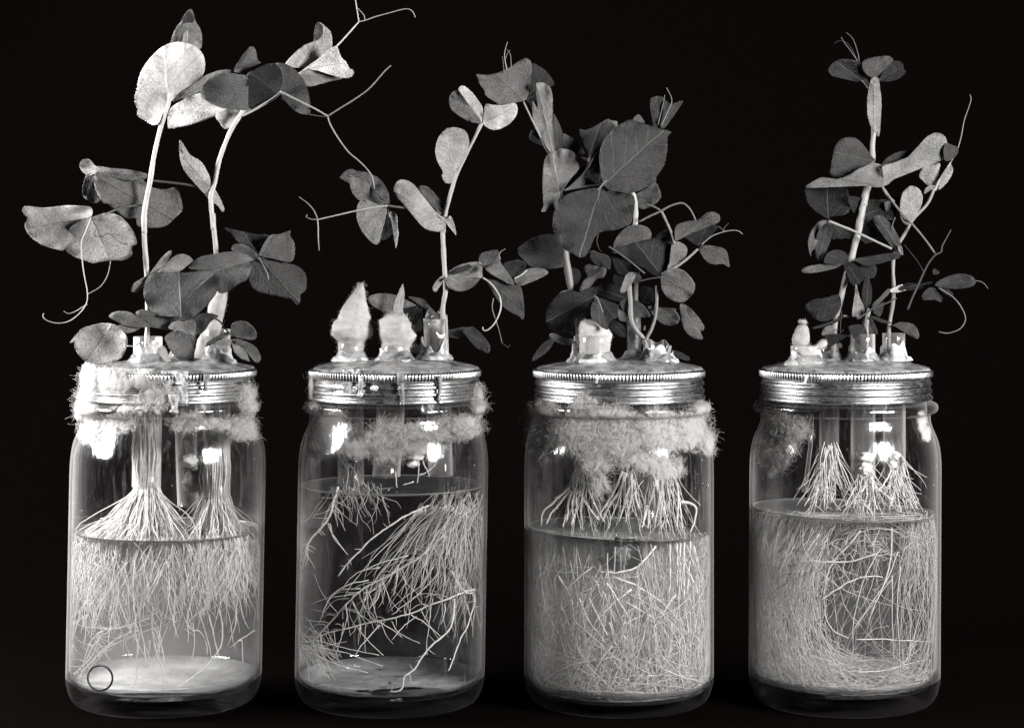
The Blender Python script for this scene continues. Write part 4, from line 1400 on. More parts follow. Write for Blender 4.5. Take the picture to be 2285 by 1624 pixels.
line('tendril', p2, 'C', [(255,1545),(225,1480),(180,1430),(150,1408),(123,1388)], 1.2, 0.7, -14, -20, alb(155))
line('tendril', p2, 'C', [(255,1548),(210,1545),(175,1530),(180,1513)], 1.2, 0.8, -14, -20, alb(150))
line('tendril', p2, 'D', [(285,112),(290,180),(291,270),(297,362)], 1.4, 1.0, -14, -20, alb(165))
q.leaf('C', 78, [(410,1258),(440,1215),(485,1192),(540,1205),(620,1220),(700,1270),(750,1350),(762,1420),(745,1440),(690,1380),(600,1290),(520,1240),(470,1225)], (745,1435), d=12, fold=0.4)
q.leaf('C', 138, [(480,1240),(520,1250),(600,1290),(660,1350),(740,1440),(650,1435),(580,1425),(530,1400),(490,1340)], (735,1435), d=2, fold=0.2)
q.leaf('D', 60, [(835,30),(830,120),(790,275),(860,250),(900,160),(870,60)], (845,30), d=8)
q.leaf('D', 140, [(830,15),(760,-5),(660,-40),(610,-15),(592,80),(620,180),(680,265),(740,315),(775,295),(800,200),(825,100)], (828,15), d=0, cup=-0.3, fold=0.1)
q.leaf('D', 180, [(850,70),(880,55),(915,90),(920,180),(928,240),(905,345),(900,280),(905,200),(870,130)], (860,65), d=-8)
q.d = 10
q.leaf('D', 170, [(1195,660),(1220,610),(1260,570),(1300,558),(1290,595),(1255,645),(1220,690)], (1295,562), d=-8)
q.leaf('D', 60, [(1760,470),(1830,440),(1900,440),(1940,480),(1905,545),(1850,580),(1800,540)], (1840,560), d=20)
q.leaf('D', 140, [(1845,592),(1900,530),(1990,500),(2080,508),(2112,540),(2050,580),(1960,620),(1900,640),(1855,622)], (1850,600), d=14)
q.leaf('D', 150, [(1300,565),(1350,510),(1430,470),(1530,452),(1590,465),(1590,520),(1590,582),(1540,562),(1450,570),(1340,592)], (1310,570), d=6)
q.leaf('D', 55, [(1340,550),(1400,500),(1480,472),(1508,490),(1470,522),(1400,545)], (1345,550), d=-4)  # dark leaf shape imitating a shadow on the leaf behind it
q.leaf('D', 132, [(1305,575),(1450,572),(1560,568),(1570,590),(1530,640),(1460,680),(1400,685),(1350,672),(1310,640)], (1570,585), d=-6)
q.leaf('D', 90, [(1560,450),(1580,390),(1650,365),(1710,358),(1725,390),(1680,450),(1620,482),(1560,475)], (1610,480), d=-12, cup=-0.3)
q.leaf('D', 80, [(1590,570),(1650,600),(1740,640),(1850,640),(1890,640),(1910,700),(1922,800),(1918,905),(1870,880),(1800,840),(1740,790),(1690,720),(1650,640)], (1600,575), d=-16, fold=0.3)
q.leaf('D', 118, [(1690,370),(1720,400),(1740,460),(1790,530),(1830,590),(1835,640),(1750,600),(1650,540),(1590,480),(1650,470),(1680,430)], (1600,485), d=-24, cup=0.2, ripple=0.08)
line('tendril', p2, 'D', [(1600,580),(1650,615),(1690,660),(1730,730),(1738,820),(1700,920),(1650,980),(1605,997),(1593,968)], 1.7, 1.3, -40, -44, alb(185))
line('tendril', p2, 'D', [(1680,740),(1670,820),(1700,920),(1725,1000),(1748,1095)], 1.1, 0.7, -38, -40, alb(130))
line('tendril', p2, 'D', [(1748,1095),(1770,1110),(1795,1130),(1810,1108)], 0.8, 0.6, -40, -40, alb(70))
line('tendril', p2, 'D', [(1735,430),(1725,400),(1740,370),(1772,350)], 1.1, 0.8, -30, -34, alb(140))
line('petiole', p2, 'D', [(1845,585),(1900,555),(1945,520)], 1.5, 1.2, 0, 0, alb(220))
q.leaf('D', 38, [(970,800),(1050,770),(1110,790),(1115,900),(1115,1000),(1050,990),(1010,930),(970,860)], (1080,780), d=40)
q.leaf('D', 88, [(1005,735),(1020,725),(1060,730),(1130,750),(1180,810),(1240,880),(1260,925),(1210,900),(1160,835),(1100,792),(1040,752)], (1240,890), d=30)
q.leaf('D', 132, [(680,750),(700,720),(780,702),(880,710),(960,740),(1040,780),(1060,800),(960,812),(890,852),(800,842),(720,800)], (900,840), d=10)
q.leaf('D', 55, [(1010,1150),(1030,1118),(1110,1112),(1130,1150),(1060,1175)], (1100,1150), d=40)
q.leaf('D', 85, [(1300,1000),(1380,980),(1470,968),(1540,990),(1500,1060),(1440,1052),(1380,1058),(1300,1035)], (1310,1010), d=10)
q.leaf('D', 78, [(1440,1000),(1500,965),(1550,990),(1600,1040),(1650,1110),(1645,1170),(1600,1165),(1540,1130),(1480,1060)], (1450,1010), d=0, cup=-0.25)
q.leaf('D', 175, [(890,860),(890,790),(915,720),(950,640),(965,632),(975,720),(965,800),(950,900),(910,885)], (915,885), d=-34, fold=0.4, label='leaf standing out of the cotton plug')
line('petiole', p2, 'D', [(1140,790),(1190,830),(1250,900),(1300,1000)], 1.6, 1.6, -2, 0, alb(90))

GAIN = 0.82  # colours lowered here to carry the lamps' falloff
# ---- left plant of jar 3
p3a = plant(1310, 780, 'pea plant leaning left from the cloudiest jar, upright twisted leaves near its top', 20)
q = Layer(p3a, 60)
line('stem', p3a, 'E', [(330,450),(400,600),(480,760),(530,870),(558,912)], 1.6, 2.2, 40, 44, alb(175))
line('stem', p3a, 'E', [(560,905),(600,1000),(640,1150),(665,1300),(680,1480),(695,1680)], 3.0, 7.4, 44, 40, alb(130))
line('stem', p3a, 'F', [(695,330),(708,460),(735,640),(760,780),(800,960),(830,1200),(840,1400)], 8.2, 7.6, 40, 40, alb(145))
q.leaf('C', 68, [(1762,455),(1810,465),(1870,510),(1918,585),(1895,612),(1840,590),(1790,600),(1750,690),(1730,700),(1745,580)], (1745,690), d=60)
q.leaf('C', 55, [(1720,700),(1745,600),(1800,590),(1830,620),(1790,720),(1770,780),(1745,730)], (1730,700), d=64)
q.leaf('C', 126, [(1368,522),(1440,527),(1520,515),(1600,480),(1660,440),(1720,412),(1755,435),(1762,500),(1750,600),(1735,680),(1700,715),(1620,725),(1530,738),(1470,700),(1430,670),(1425,640),(1390,590),(1380,550)], (1700,705), d=30, jag=2.2, jd=(-1,0.6), cup=-0.15)
line('tendril', p3a, 'C', [(1568,520),(1562,450),(1555,400)], 0.7, 0.5, 34, 34, alb(130))
line('tendril', p3a, 'C', [(1588,495),(1575,430),(1572,370),(1592,295)], 1.3, 0.6, 34, 34, alb(160))
line('tendril', p3a, 'C', [(1618,480),(1615,410),(1605,370),(1580,345)], 0.8, 0.5, 34, 34, alb(140))
line('tendril', p3a, 'C', [(1575,430),(1590,380),(1610,355)], 0.7, 0.5, 34, 34, alb(140))
q.leaf('E', 60, [(378,762),(410,700),(460,730),(520,800),(525,850),(460,830),(400,800)], (520,840), d=60)
q.leaf('E', 128, [(680,740),(750,765),(820,820),(880,912),(820,915),(740,875),(690,850)], (690,790), d=60)
q.leaf('E', 105, [(600,560),(650,650),(680,740),(685,860),(640,870),(600,870),(585,760),(570,650)], (640,865), d=50)
q.leaf('E', 150, [(410,450),(450,500),(440,330),(450,285),(510,285),(570,330),(590,420),(592,520),(590,640),(600,780),(610,890),(580,915),(530,850),(480,760),(430,680),(410,600)], (590,905), d=42, fold=0.35, ripple=0.09)
q.d = 30
q.leaf('E', 60, [(690,1240),(760,1130),(870,1020),(960,930),(1015,880),(930,1010),(860,1110),(760,1190)], (695,1235), d=20)
q.leaf('E', 158, [(550,920),(620,880),(680,870),(760,890),(810,950),(830,1010),(820,1060),(760,1130),(700,1220),(660,1280),(645,1300),(640,1360),(610,1430),(560,1430),(510,1440),(485,1430),(505,1380),(500,1250),(500,1120),(515,980)], (650,1250), d=26, jag=1.5, jd=(0,1), cup=-0.15)
q.leaf('E', 60, [(590,1420),(600,1370),(640,1310),(655,1330),(630,1420)], (645,1315), d=20)
q.d = 40
q.leaf('F', 72, [(280,390),(330,345),(450,280),(570,260),(640,290),(685,400),(680,480),(705,540),(650,562),(520,572),(400,555),(330,490),(285,440)], (690,500), d=24, ripple=0.06)
q.leaf('F', 34, [(970,740),(1100,700),(1240,760),(1300,850),(1180,865),(1080,835),(990,800)], (980,740), d=30)
q.leaf('F', 130, [(595,860),(610,830),(680,765),(760,762),(700,790),(640,830)], (750,765), d=16)
q.leaf('F', 42, [(530,1010),(545,920),(600,840),(660,790),(760,765),(830,780),(880,750),(970,735),(980,800),(900,900),(830,990),(800,1080),(790,1160),(680,1165),(600,1140),(545,1080)], (960,815), d=-6, fold=0.3)
q.leaf('F', 130, [(790,1100),(785,1040),(810,1010),(815,1090),(815,1150),(800,1155)], (800,1020), d=-12)
q.leaf('F', 80, [(405,1395),(430,1330),(500,1240),(580,1188),(607,1210),(560,1290),(490,1350)], (600,1195), d=10)
q.leaf('F', 125, [(565,1150),(620,1150),(700,1190),(800,1200),(790,1240),(700,1250),(620,1220),(570,1190)], (790,1220), d=6)
line('petiole', p3a, 'F', [(790,1170),(795,1195),(790,1215)], 3.5, 3.5, -10, -10, alb(210))
q.leaf('F', 72, [(930,950),(940,880),(980,820),(1010,840),(1030,920),(1050,1020),(1090,1090),(1080,1112),(1040,1100),(980,1050),(940,1010)], (990,822), d=-64)
q.leaf('F', 55, [(1000,835),(1060,845),(1120,870),(1180,900),(1160,960),(1175,1000),(1110,1035),(1080,1085),(1040,1010),(1020,900)], (1000,835), d=-58)
line('petiole', p3a, 'F', [(960,815),(985,830),(1010,880),(1040,960)], 1.8, 1.2, -68, -70, alb(130))

# ---- middle plant of jar 3
p3b = plant(1415, 790, 'pea plant in the cloudiest jar with the two biggest dark veined leaves', 30)
q = Layer(p3b, 60)
line('stem', p3b, 'E', [(1300,1250),(1325,1330),(1333,1440),(1328,1560)], 4.6, 5.6, 30, 30, alb(190))
line('stem', p3b, 'F', [(1325,180),(1335,400),(1340,600),(1335,700),(1330,860),(1330,1000),(1300,1200),(1290,1380)], 5.6, 5.4, 40, 60, alb(165))
q.leaf('E', 78, [(1460,440),(1490,410),(1550,403),(1590,430),(1600,520),(1560,620),(1530,680),(1490,670),(1470,560)], (1540,675), d=30, fold=0.3)
q.leaf('E', 85, [(1590,440),(1640,470),(1680,460),(1750,440),(1745,470),(1690,550),(1640,620),(1590,685),(1550,680),(1570,580)], (1570,680), d=24, fold=0.3, jag=1)
line('tendril', p3b, 'E', [(1560,670),(1610,560),(1650,470),(1648,410),(1605,325)], 1.0, 0.6, 18, 14, alb(150))
line('tendril', p3b, 'E', [(1530,660),(1560,540),(1585,430),(1590,390)], 1.0, 0.6, 18, 14, alb(130))
q.leaf('E', 120, [(1305,615),(1330,580),(1360,565),(1390,600),(1410,640),(1340,645)], (1350,645), d=30)
q.leaf('E', 105, [(1320,1290),(1430,1220),(1510,1170),(1550,1240),(1560,1310),(1500,1370),(1410,1410),(1350,1390),(1330,1340)], (1330,1300), d=36, jag=1.5, ripple=0.08)
q.leaf('E', 105, [(830,700),(880,705),(950,680),(1020,640),(1080,608),(1120,640),(1150,680),(1100,760),(1050,840),(970,920),(915,960),(890,860),(840,760)], (912,955), d=30, ripple=0.07)
q.leaf('E', 140, [(1080,608),(1120,620),(1168,632),(1165,685),(1120,730),(1115,670)], (1140,700), d=22)  # paler piece imitating a highlight on the leaf tip
q.leaf('E', 215, [(840,945),(880,950),(912,955),(930,920),(918,985),(885,975)], (912,960), d=20)
q.leaf('E', 122, [(1005,880),(1030,1000),(1040,1180),(980,1205),(860,1210),(700,1245),(760,1190),(850,1100),(920,1000)], (1030,1185), d=10)
line('petiole', p3b, 'E', [(690,1240),(780,1225),(900,1205),(1030,1195)], 2.6, 2.2, 0, -6, alb(120))
q.leaf('E', 66, [(1000,1220),(900,1230),(760,1262),(690,1300),(620,1400),(590,1500),(598,1600),(650,1700),(700,1771),(780,1811),(830,1841),(880,1831),(920,1771),(960,1671),(1030,1611),(1130,1601),(1230,1570),(1290,1530),(1320,1400),(1310,1290),(1180,1240),(1060,1220)], (1020,1222), d=-30, cup=-0.12, fold=0.16, ripple=0.05, ax=0.05, ay=-0.1)
q.leaf('E', 74, [(1035,1170),(1015,1060),(1005,960),(1020,860),(1070,760),(1150,680),(1230,630),(1300,608),(1400,640),(1480,665),(1560,690),(1650,715),(1620,770),(1620,860),(1600,980),(1570,1050),(1520,1120),(1510,1170),(1440,1210),(1300,1265),(1180,1255),(1080,1230)], (1040,1190), d=-44, cup=-0.1, fold=0.14, jag=2.2, ax=-0.08, ay=0.05)
def vein(f, pts, d, r0=1.2):
    line('leaf_vein', p3b, f, pts, r0, 0.4, d, d, alb(120), k=6)
line('petiole', p3b, 'E', [(1000,1240),(1030,1200),(1070,1150)], 2.4, 1.6, -52, -66, alb(135))

q.leaf('F', 40, [(1130,640),(1200,600),(1260,640),(1250,720),(1180,750),(1140,710)], (1240,740), d=50)
q.leaf('F', 34, [(1360,760),(1420,720),(1490,760),(1500,850),(1440,890),(1380,850)], (1400,880), d=48)
q.leaf('F', 52, [(700,600),(760,560),(830,590),(840,660),(790,720),(730,690)], (800,720), d=60)
q.leaf('F', 48, [(1080,1010),(1150,1030),(1230,1090),(1240,1180),(1180,1170),(1110,1110)], (1090,1015), d=44)
# ---- right plant of jar 3
p3c = plant(1462, 800, 'pea plant spreading right from the cloudiest jar, two thin pale stems, many small leaves', 0)
q = Layer(p3c, 50)
line('stem', p3c, 'F', [(1270,700),(1285,860),(1290,1010),(1330,1110),(1390,1180),(1420,1230),(1430,1330)], 5.2, 4.8, -20, 0, alb(155))
line('stem', p3c, 'F', [(1520,720),(1520,850),(1505,1000),(1470,1110),(1430,1190),(1425,1240)], 3.6, 4.2, 10, 0, alb(140))
line('petiole', p3c, 'F', [(1365,150),(1450,105),(1560,55)], 2.2, 2.4, 10, 10, alb(125))
line('petiole', p3c, 'F', [(1560,55),(1500,20),(1430,-5)], 2.2, 2.0, 10, 14, alb(125))
line('petiole', p3c, 'F', [(1560,55),(1640,10),(1740,-15),(1800,20),(1840,80),(1865,135)], 2.3, 1.6, 10, 0, alb(135))
line('petiole', p3c, 'F', [(1560,55),(1610,160),(1650,250),(1680,350)], 2.8, 2.6, 10, -10, alb(150))
q.leaf('F', 112, [(1135,400),(1140,330),(1200,240),(1280,187),(1370,180),(1440,205),(1470,250),(1465,300),(1400,315),(1250,360),(1180,392)], (1150,385), d=30)
q.leaf('F', 86, [(915,430),(950,405),(1010,430),(1080,450),(1110,500),(1100,575),(1050,542),(980,535),(930,490)], (1095,570), d=26)
q.leaf('F', 118, [(870,570),(900,530),(980,545),(1060,560),(1070,600),(1040,650),(980,660),(920,740),(850,775),(830,750),(870,670),(900,640)], (1060,570), d=18, fold=0.4, ripple=0.09)
q.leaf('F', 34, [(1120,420),(1200,480),(1300,520),(1280,600),(1180,622),(1130,520)], (1130,430), d=40)
q.leaf('F', 58, [(1120,430),(1180,380),(1300,350),(1450,300),(1600,290),(1660,340),(1650,440),(1600,580),(1560,640),(1470,612),(1400,560),(1300,520),(1200,440)], (1560,630), d=0, cup=0.2)
line('petiole', p3c, 'F', [(1090,372),(1150,410),(1250,480),(1330,545),(1412,612)], 1.8, 1.8, -20, -20, alb(110))
line('petiole', p3c, 'F', [(1380,680),(1450,660),(1560,645)], 1.6, 1.8, -10, -20, alb(90))
q.leaf('F', 142, [(1655,345),(1720,330),(1780,370),(1790,420),(1760,490),(1690,545),(1610,590),(1650,450)], (1620,580), d=-6)
q.leaf('F', 50, [(1760,270),(1900,220),(2010,170),(2060,200),(2030,250),(1960,310),(1890,365),(1820,325)], (1890,360), d=10)
q.leaf('F', 112, [(1680,290),(1680,210),(1710,170),(1800,145),(1900,125),(1950,80),(2000,60),(2060,75),(2085,110),(2070,160),(2000,170),(1900,220),(1800,268),(1720,312),(1690,320)], (1690,312), d=0, cup=-0.35)
q.leaf('F', 70, [(1520,270),(1570,235),(1640,215),(1660,260),(1600,290),(1530,300)], (1600,290), d=14)
q.leaf('F', 108, [(1900,375),(1960,360),(2050,370),(2130,400),(2160,480),(2165,555),(2110,530),(2010,530),(1950,490),(1910,430)], (1900,380), d=-4)
line('stem', p3c, 'F', [(1565,622),(1640,580),(1720,535),(1810,465),(1885,395)], 3.6, 2.6, -20, -10, alb(150))
line('tendril', p3c, 'F', [(1920,355),(1960,320),(2020,275),(2120,240),(2200,228),(2250,235),(2285,262)], 1.3, 0.9, -14, -10, alb(150))
line('tendril', p3c, 'F', [(2060,190),(2100,215),(2118,240),(2125,200),(2160,165)], 1.2, 0.8, -8, -10, alb(95))
line('tendril', p3c, 'F', [(1000,260),(985,330),(1010,400),(1030,420)], 0.8, 0.6, 0, 0, alb(80))
q.leaf('F', 122, [(1560,640),(1600,590),(1670,565),(1750,580),(1820,640),(1860,710),(1850,780),(1800,840),(1740,870),(1650,850),(1590,800),(1560,730)], (1563,640), d=-22, fold=0.15)
q.leaf('F', 150, [(1195,775),(1220,680),(1250,620),(1290,600),(1330,620),(1310,680),(1265,750),(1220,785)], (1290,610), d=-30)
q.leaf('F', 75, [(1300,610),(1350,612),(1385,650),(1370,690),(1310,695)], (1310,640), d=-24)
q.leaf('F', 90, [(1190,870),(1280,835),(1370,870),(1430,930),(1460,1000),(1350,1002),(1290,1010),(1230,960)], (1280,900), d=-2, ripple=0.1)
q.leaf('F', 104, [(1440,905),(1550,915),(1680,925),(1690,950),(1720,990),(1725,1020),(1700,1060),(1640,1080),(1570,1060),(1500,1000)], (1500,960), d=20, ripple=0.09)
q.leaf('F', 125, [(1165,920),(1200,930),(1260,990),(1285,1035),(1230,1040),(1180,1022)], (1280,1025), d=-6)
q.leaf('F', 120, [(1725,890),(1760,885),(1830,930),(1890,1000),(1940,1080),(1935,1120),(1910,1130),(1930,1190),(1890,1200),(1830,1180),(1770,1120),(1740,1030),(1733,960)], (1730,895), d=-10)
q.leaf('F', 62, [(1620,1290),(1720,1310),(1800,1350),(1810,1390),(1750,1380),(1680,1345)], (1625,1295), d=0)
q.leaf('F', 120, [(1385,1230),(1400,1190),(1430,1200),(1440,1240),(1410,1255)], (1410,1250), d=-8)
line('stem', p3c, 'K3', [(985,640),(990,590),(995,555)], 3.0, 2.2, 0, 0, alb(90))

GAIN = 0.8  # light falloff put into these plants' darker colours too
# ---- main plant of jar 4
p4a = plant(1850, 790, 'tallest pea plant of the far right jar, thick stem with a leaf fan on top', 10)
q = Layer(p4a, 60)
line('stem', p4a, 'G', [(1070,400),(1068,600),(1065,850),(1055,980),(1055,1100),(1040,1220),(1005,1360),(985,1460)], 4.6, 7.8, 20, 10, alb(165))
line('stem', p4a, 'H', [(1010,70),(965,280),(940,420),(905,560),(870,700),(825,850),(790,1000),(762,1110),(745,1250),(740,1440)], 8.4, 6.0, 10, 20, alb(170))
q.leaf('G', 58, [(1020,490),(990,455),(900,440),(830,425),(740,415),(700,385),(695,350),(735,300),(800,272),(870,275),(940,290),(970,320),(990,400),(1025,460)], (1020,485), d=26, jag=1.5)
q.leaf('G', 54, [(1110,430),(1170,340),(1220,290),(1270,285),(1305,310),(1310,350),(1330,375),(1290,420),(1220,450),(1130,455)], (1112,440), d=30, jag=1.5)
q.leaf('G', 92, [(970,320),(990,280),(1060,260),(1130,250),(1190,250),(1222,285),(1170,340),(1110,400),(1080,420),(1040,420),(990,380)], (1065,420), d=16)
q.leaf('G', 145, [(1030,480),(1050,430),(1100,425),(1115,500),(1128,620),(1122,760),(1112,885),(1092,895),(1060,840),(1032,800),(1012,700),(1012,600),(1022,520)], (1070,430), d=6, cup=-0.3, fold=0.25, ripple=0.02)
line('petiole', p4a, 'G', [(970,445),(1000,480),(1022,510)], 1.6, 2.2, 14, 14, alb(170))
line('tendril', p4a, 'G', [(947,290),(935,220),(905,130),(880,90),(842,58)], 1.0, 0.6, 20, 20, alb(110))
line('tendril', p4a, 'G', [(935,290),(880,210),(830,145),(800,95)], 1.0, 0.6, 20, 20, alb(120))
line('tendril', p4a, 'G', [(925,275),(880,180),(825,130),(770,130),(748,150)], 0.7, 0.5, 20, 20, alb(70))
q.leaf('G', 80, [(715,1215),(725,1100),(745,1000),(790,930),(860,908),(930,920),(990,980),(1040,1050),(1072,1095),(1000,1135),(900,1190),(790,1228)], (1040,1100), d=-20, cup=0.15, fold=0.1)
q.leaf('G', 72, [(1130,1130),(1180,1070),(1270,1025),(1370,1020),(1405,1050),(1300,1080),(1200,1112)], (1135,1130), d=-10)
q.leaf('G', 142, [(515,1315),(525,1295),(620,1240),(680,1235),(760,1245),(850,1220),(950,1160),(1060,1118),(1130,1135),(1160,1180),(1150,1260),(1120,1312),(1000,1302),(850,1282),(700,1265),(600,1278),(530,1318)], (1120,1300), d=-34, fold=0.12, ripple=0.03)
q.leaf('G', 138, [(1135,1140),(1230,1110),(1380,1050),(1430,980),(1500,900),(1580,870),(1640,900),(1665,960),(1680,1050),(1640,1085),(1580,1090),(1500,1120),(1400,1170),(1280,1210),(1180,1290),(1130,1300),(1150,1220)], (1135,1290), d=-30, fold=0.15, cup=-0.15)
q.leaf('G', 88, [(1640,960),(1700,970),(1750,995),(1745,1040),(1700,1088),(1640,1092)], (1640,1060), d=-22)
line('petiole', p4a, 'G', [(1130,1300),(1170,1370),(1230,1430)], 3.0, 2.4, -30, -10, alb(140))
line('petiole', p4a, 'H', [(1150,80),(1210,170),(1280,260),(1400,390),(1490,500),(1570,612)], 2.6, 2.0, -20, -20, alb(115))
q.leaf('H', 36, [(510,70),(515,150),(560,230),(690,320),(720,300),(830,290),(870,240),(860,100),(820,20),(660,0),(560,40)], (700,315), d=30)
q.leaf('H', 50, [(860,140),(1000,160),(1160,165),(1280,150),(1270,200),(1235,240),(1230,320),(1170,330),(1100,300),(1040,330),(980,380),(960,300),(890,260)], (970,300), d=24, ripple=0.1)
q.leaf('H', 120, [(1150,190),(1220,180),(1245,235),(1235,320),(1175,325),(1170,250)], (1175,320), d=18)
q.leaf('H', 58, [(730,350),(800,370),(900,420),(890,490),(840,480),(800,490),(770,478),(735,490),(725,430)], (735,355), d=26, jag=2)
q.leaf('H', 50, [(960,400),(1040,370),(1120,420),(1110,470),(1050,520),(1020,515),(1000,528),(960,490),(935,485)], (960,410), d=26, jag=2)
q.leaf('H', 112, [(690,335),(630,340),(570,400),(535,480),(535,560),(555,630),(560,560),(590,440),(640,370)], (690,338), d=14)
q.leaf('H', 80, [(700,345),(650,380),(600,460),(590,560),(600,640),(640,655),(690,560),(722,470),(730,390)], (700,345), d=10, cup=-0.2)
q.leaf('H', 68, [(660,660),(690,600),(760,572),(830,590),(860,640),(850,690),(760,690),(680,685)], (840,680), d=-2)
q.leaf('H', 108, [(480,750),(500,720),(560,700),(680,685),(800,690),(760,720),(640,750),(520,765)], (800,692), d=-8, fold=0.3)
q.leaf('H', 40, [(820,690),(900,680),(990,780),(960,840),(920,870),(880,840)], (850,690), d=-14)
q.leaf('H', 70, [(835,770),(870,760),(930,850),(900,855),(860,820)], (840,770), d=-8)
q.leaf('H', 56, [(900,650),(1000,630),(1120,610),(1270,595),(1272,640),(1200,660),(1100,690),(1000,700)], (905,655), d=-6)
q.leaf('H', 56, [(940,690),(1050,690),(1090,720),(1075,790),(1040,805),(970,780)], (940,695), d=0)
q.leaf('H', 48, [(970,960),(980,850),(1010,780),(1045,860),(1050,960),(1030,1060),(1000,1060)], (1005,1050), d=-6)
q.leaf('H', 155, [(890,1110),(895,1030),(910,930),(920,850),(950,950),(990,1060),(960,1130),(920,1115)], (925,1120), d=-16, fold=0.3)
q.leaf('H', 44, [(505,1040),(560,980),(680,960),(770,935),(800,980),(790,1060),(720,1140),(640,1155),(560,1110)], (790,1000), d=-4)
line('petiole', p4a, 'K4', [(1110,130),(1180,130),(1250,130)], 3.0, 2.8, 0, 0, alb(125))

# ---- right plant of jar 4
p4b = plant(1985, 790, 'thinner pea plant with long loose tendrils at the right of the far right jar', 20)
q = Layer(p4b, 40)
line('stem', p4b, 'H', [(1560,70),(1500,200),(1390,320),(1320,440),(1275,510),(1245,570),(1225,660),(1220,760),(1228,880),(1222,1000),(1200,1120),(1188,1220),(1190,1400)], 3.2, 5.0, 0, 20, alb(150))
line('stem', p4b, 'G', [(1690,1110),(1640,1190),(1590,1270),(1560,1340)], 1.6, 3.0, 0, 0, alb(170))
line('tendril', p4b, 'G', [(1690,1110),(1740,1020),(1775,900),(1800,770),(1835,670),(1855,600),(1845,560)], 1.4, 0.7, 0, 0, alb(135))
line('petiole', p4b, 'H', [(700,340),(800,380),(900,420),(1050,490),(1210,565)], 3.2, 2.6, -30, -10, alb(150))
line('petiole', p4b, 'H', [(1340,1060),(1380,960),(1430,850),(1500,700),(1560,620),(1612,590),(1622,540),(1660,470),(1692,410)], 2.4, 1.4, -40, -30, alb(70))
line('tendril', p4b, 'H', [(1310,530),(1360,590),(1430,680),(1478,770)], 0.9, 0.8, 0, -20, alb(70))
line('tendril', p4b, 'H', [(1240,310),(1218,370),(1230,420)], 0.9, 0.7, -20, -20, alb(120))
q.leaf('G', 165, [(1440,1190),(1490,1130),(1560,1115),(1605,1120),(1595,1180),(1580,1260),(1560,1300),(1500,1295),(1450,1250),(1435,1235)], (1570,1298), d=8, jag=1)
q.leaf('G', 172, [(1570,1300),(1600,1240),(1660,1150),(1690,1125),(1708,1170),(1690,1230),(1640,1300),(1590,1335)], (1572,1300), d=-6, fold=0.3)
q.leaf('G', 150, [(1565,1300),(1510,1303),(1475,1340),(1480,1368),(1512,1338),(1560,1328)], (1560,1312), d=-8)
q.leaf('H', 160, [(1280,190),(1300,110),(1350,60),(1400,60),(1450,100),(1462,170),(1440,240),(1390,320),(1340,372),(1300,350),(1280,290)], (1375,325), d=-10, fold=0.1)
q.leaf('H', 82, [(1060,330),(1110,290),(1180,340),(1230,400),(1270,480),(1290,570),(1240,595),(1200,540),(1120,430)], (1270,570), d=-14, fold=0.3)
q.leaf('H', 150, [(1265,540),(1290,540),(1305,610),(1285,612),(1265,575)], (1275,545), d=-16)
q.leaf('H', 68, [(1560,860),(1640,800),(1750,768),(1850,780),(1890,820),(1880,860),(1800,885),(1680,888)], (1565,862), d=-20)
q.leaf('H', 74, [(1450,950),(1500,890),(1560,870),(1600,900),(1625,950),(1610,1000),(1550,980),(1470,985)], (1565,870), d=-10, jag=1.5)
q.leaf('H', 30, [(1290,870),(1350,840),(1440,850),(1530,830),(1550,850),(1440,890),(1300,905)], (1300,885), d=0)
q.leaf('H', 60, [(1600,880),(1660,890),(1710,930),(1690,955),(1630,920)], (1600,882), d=-16)
q.leaf('H', 75, [(1540,750),(1560,728),(1600,755),(1570,775)], (1550,775), d=-12)
q.leaf('H', 205, [(1190,900),(1250,870),(1300,855),(1290,890),(1330,900),(1250,920),(1200,915)], (1215,905), d=-10)
q.leaf('H', 112, [(1045,1025),(1110,960),(1180,890),(1200,912),(1140,980),(1070,1055)], (1195,900), d=-18)
line('tendril', p4b, 'H', [(1592,882),(1700,950),(1770,1030),(1810,1130),(1770,1210),(1690,1245),(1640,1248),(1593,1238)], 1.3, 1.0, -24, -30, alb(125))
line('tendril', p4b, 'H', [(1888,825),(1930,830),(1965,852),(1992,888)], 1.2, 0.8, -22, -24, alb(110))
q.leaf('H', 100, [(1215,1190),(1260,1165),(1320,1160),(1390,1180),(1430,1240),(1428,1290),(1390,1290),(1330,1220),(1290,1190)], (1225,1190), d=-10, fold=0.3)

# ---- small plant of jar 4
p4c = plant(1925, 790, 'low pea shoot between the two taller stems of the far right jar', -20)
q = Layer(p4c, 0)
line('stem', p4c, 'H', [(1030,1050),(1012,1130),(1005,1230),(1010,1400)], 4.6, 5.2, -30, -20, alb(150))
line('petiole', p4c, 'H', [(930,1135),(1000,1090),(1060,1050),(1160,1010),(1250,965)], 2.0, 1.6, -40, -40, alb(85))
q.leaf('H', 58, [(860,1200),(960,1180),(1010,1240),(1000,1380),(950,1345),(900,1290)], (1000,1200), d=-44)
q.leaf('H', 74, [(1080,1100),(1060,1060),(1130,1000),(1150,1010),(1120,1110)], (1075,1060), d=-36)
q.leaf('H', 66, [(1050,1110),(1150,1140),(1215,1168),(1130,1165),(1060,1130)], (1050,1112), d=-38)
q.leaf('K4', 100, [(1395,250),(1420,140),(1530,150),(1590,260),(1620,400),(1500,380),(1440,300)], (1480,150), d=-6)
q.leaf('K4', 52, [(660,300),(880,230),(1080,150),(1090,185),(900,270),(700,320)], (1080,165), d=-46)
line('tendril', p4c, 'K4', [(1095,60),(1080,200),(1075,370),(1120,330)], 0.8, 0.7, -40, -40, alb(70))
q.leaf('K4', 40, [(820,430),(900,400),(1050,395),(1220,420),(1150,440),(950,435),(940,560),(900,600),(870,520)], (1200,420), d=-46)
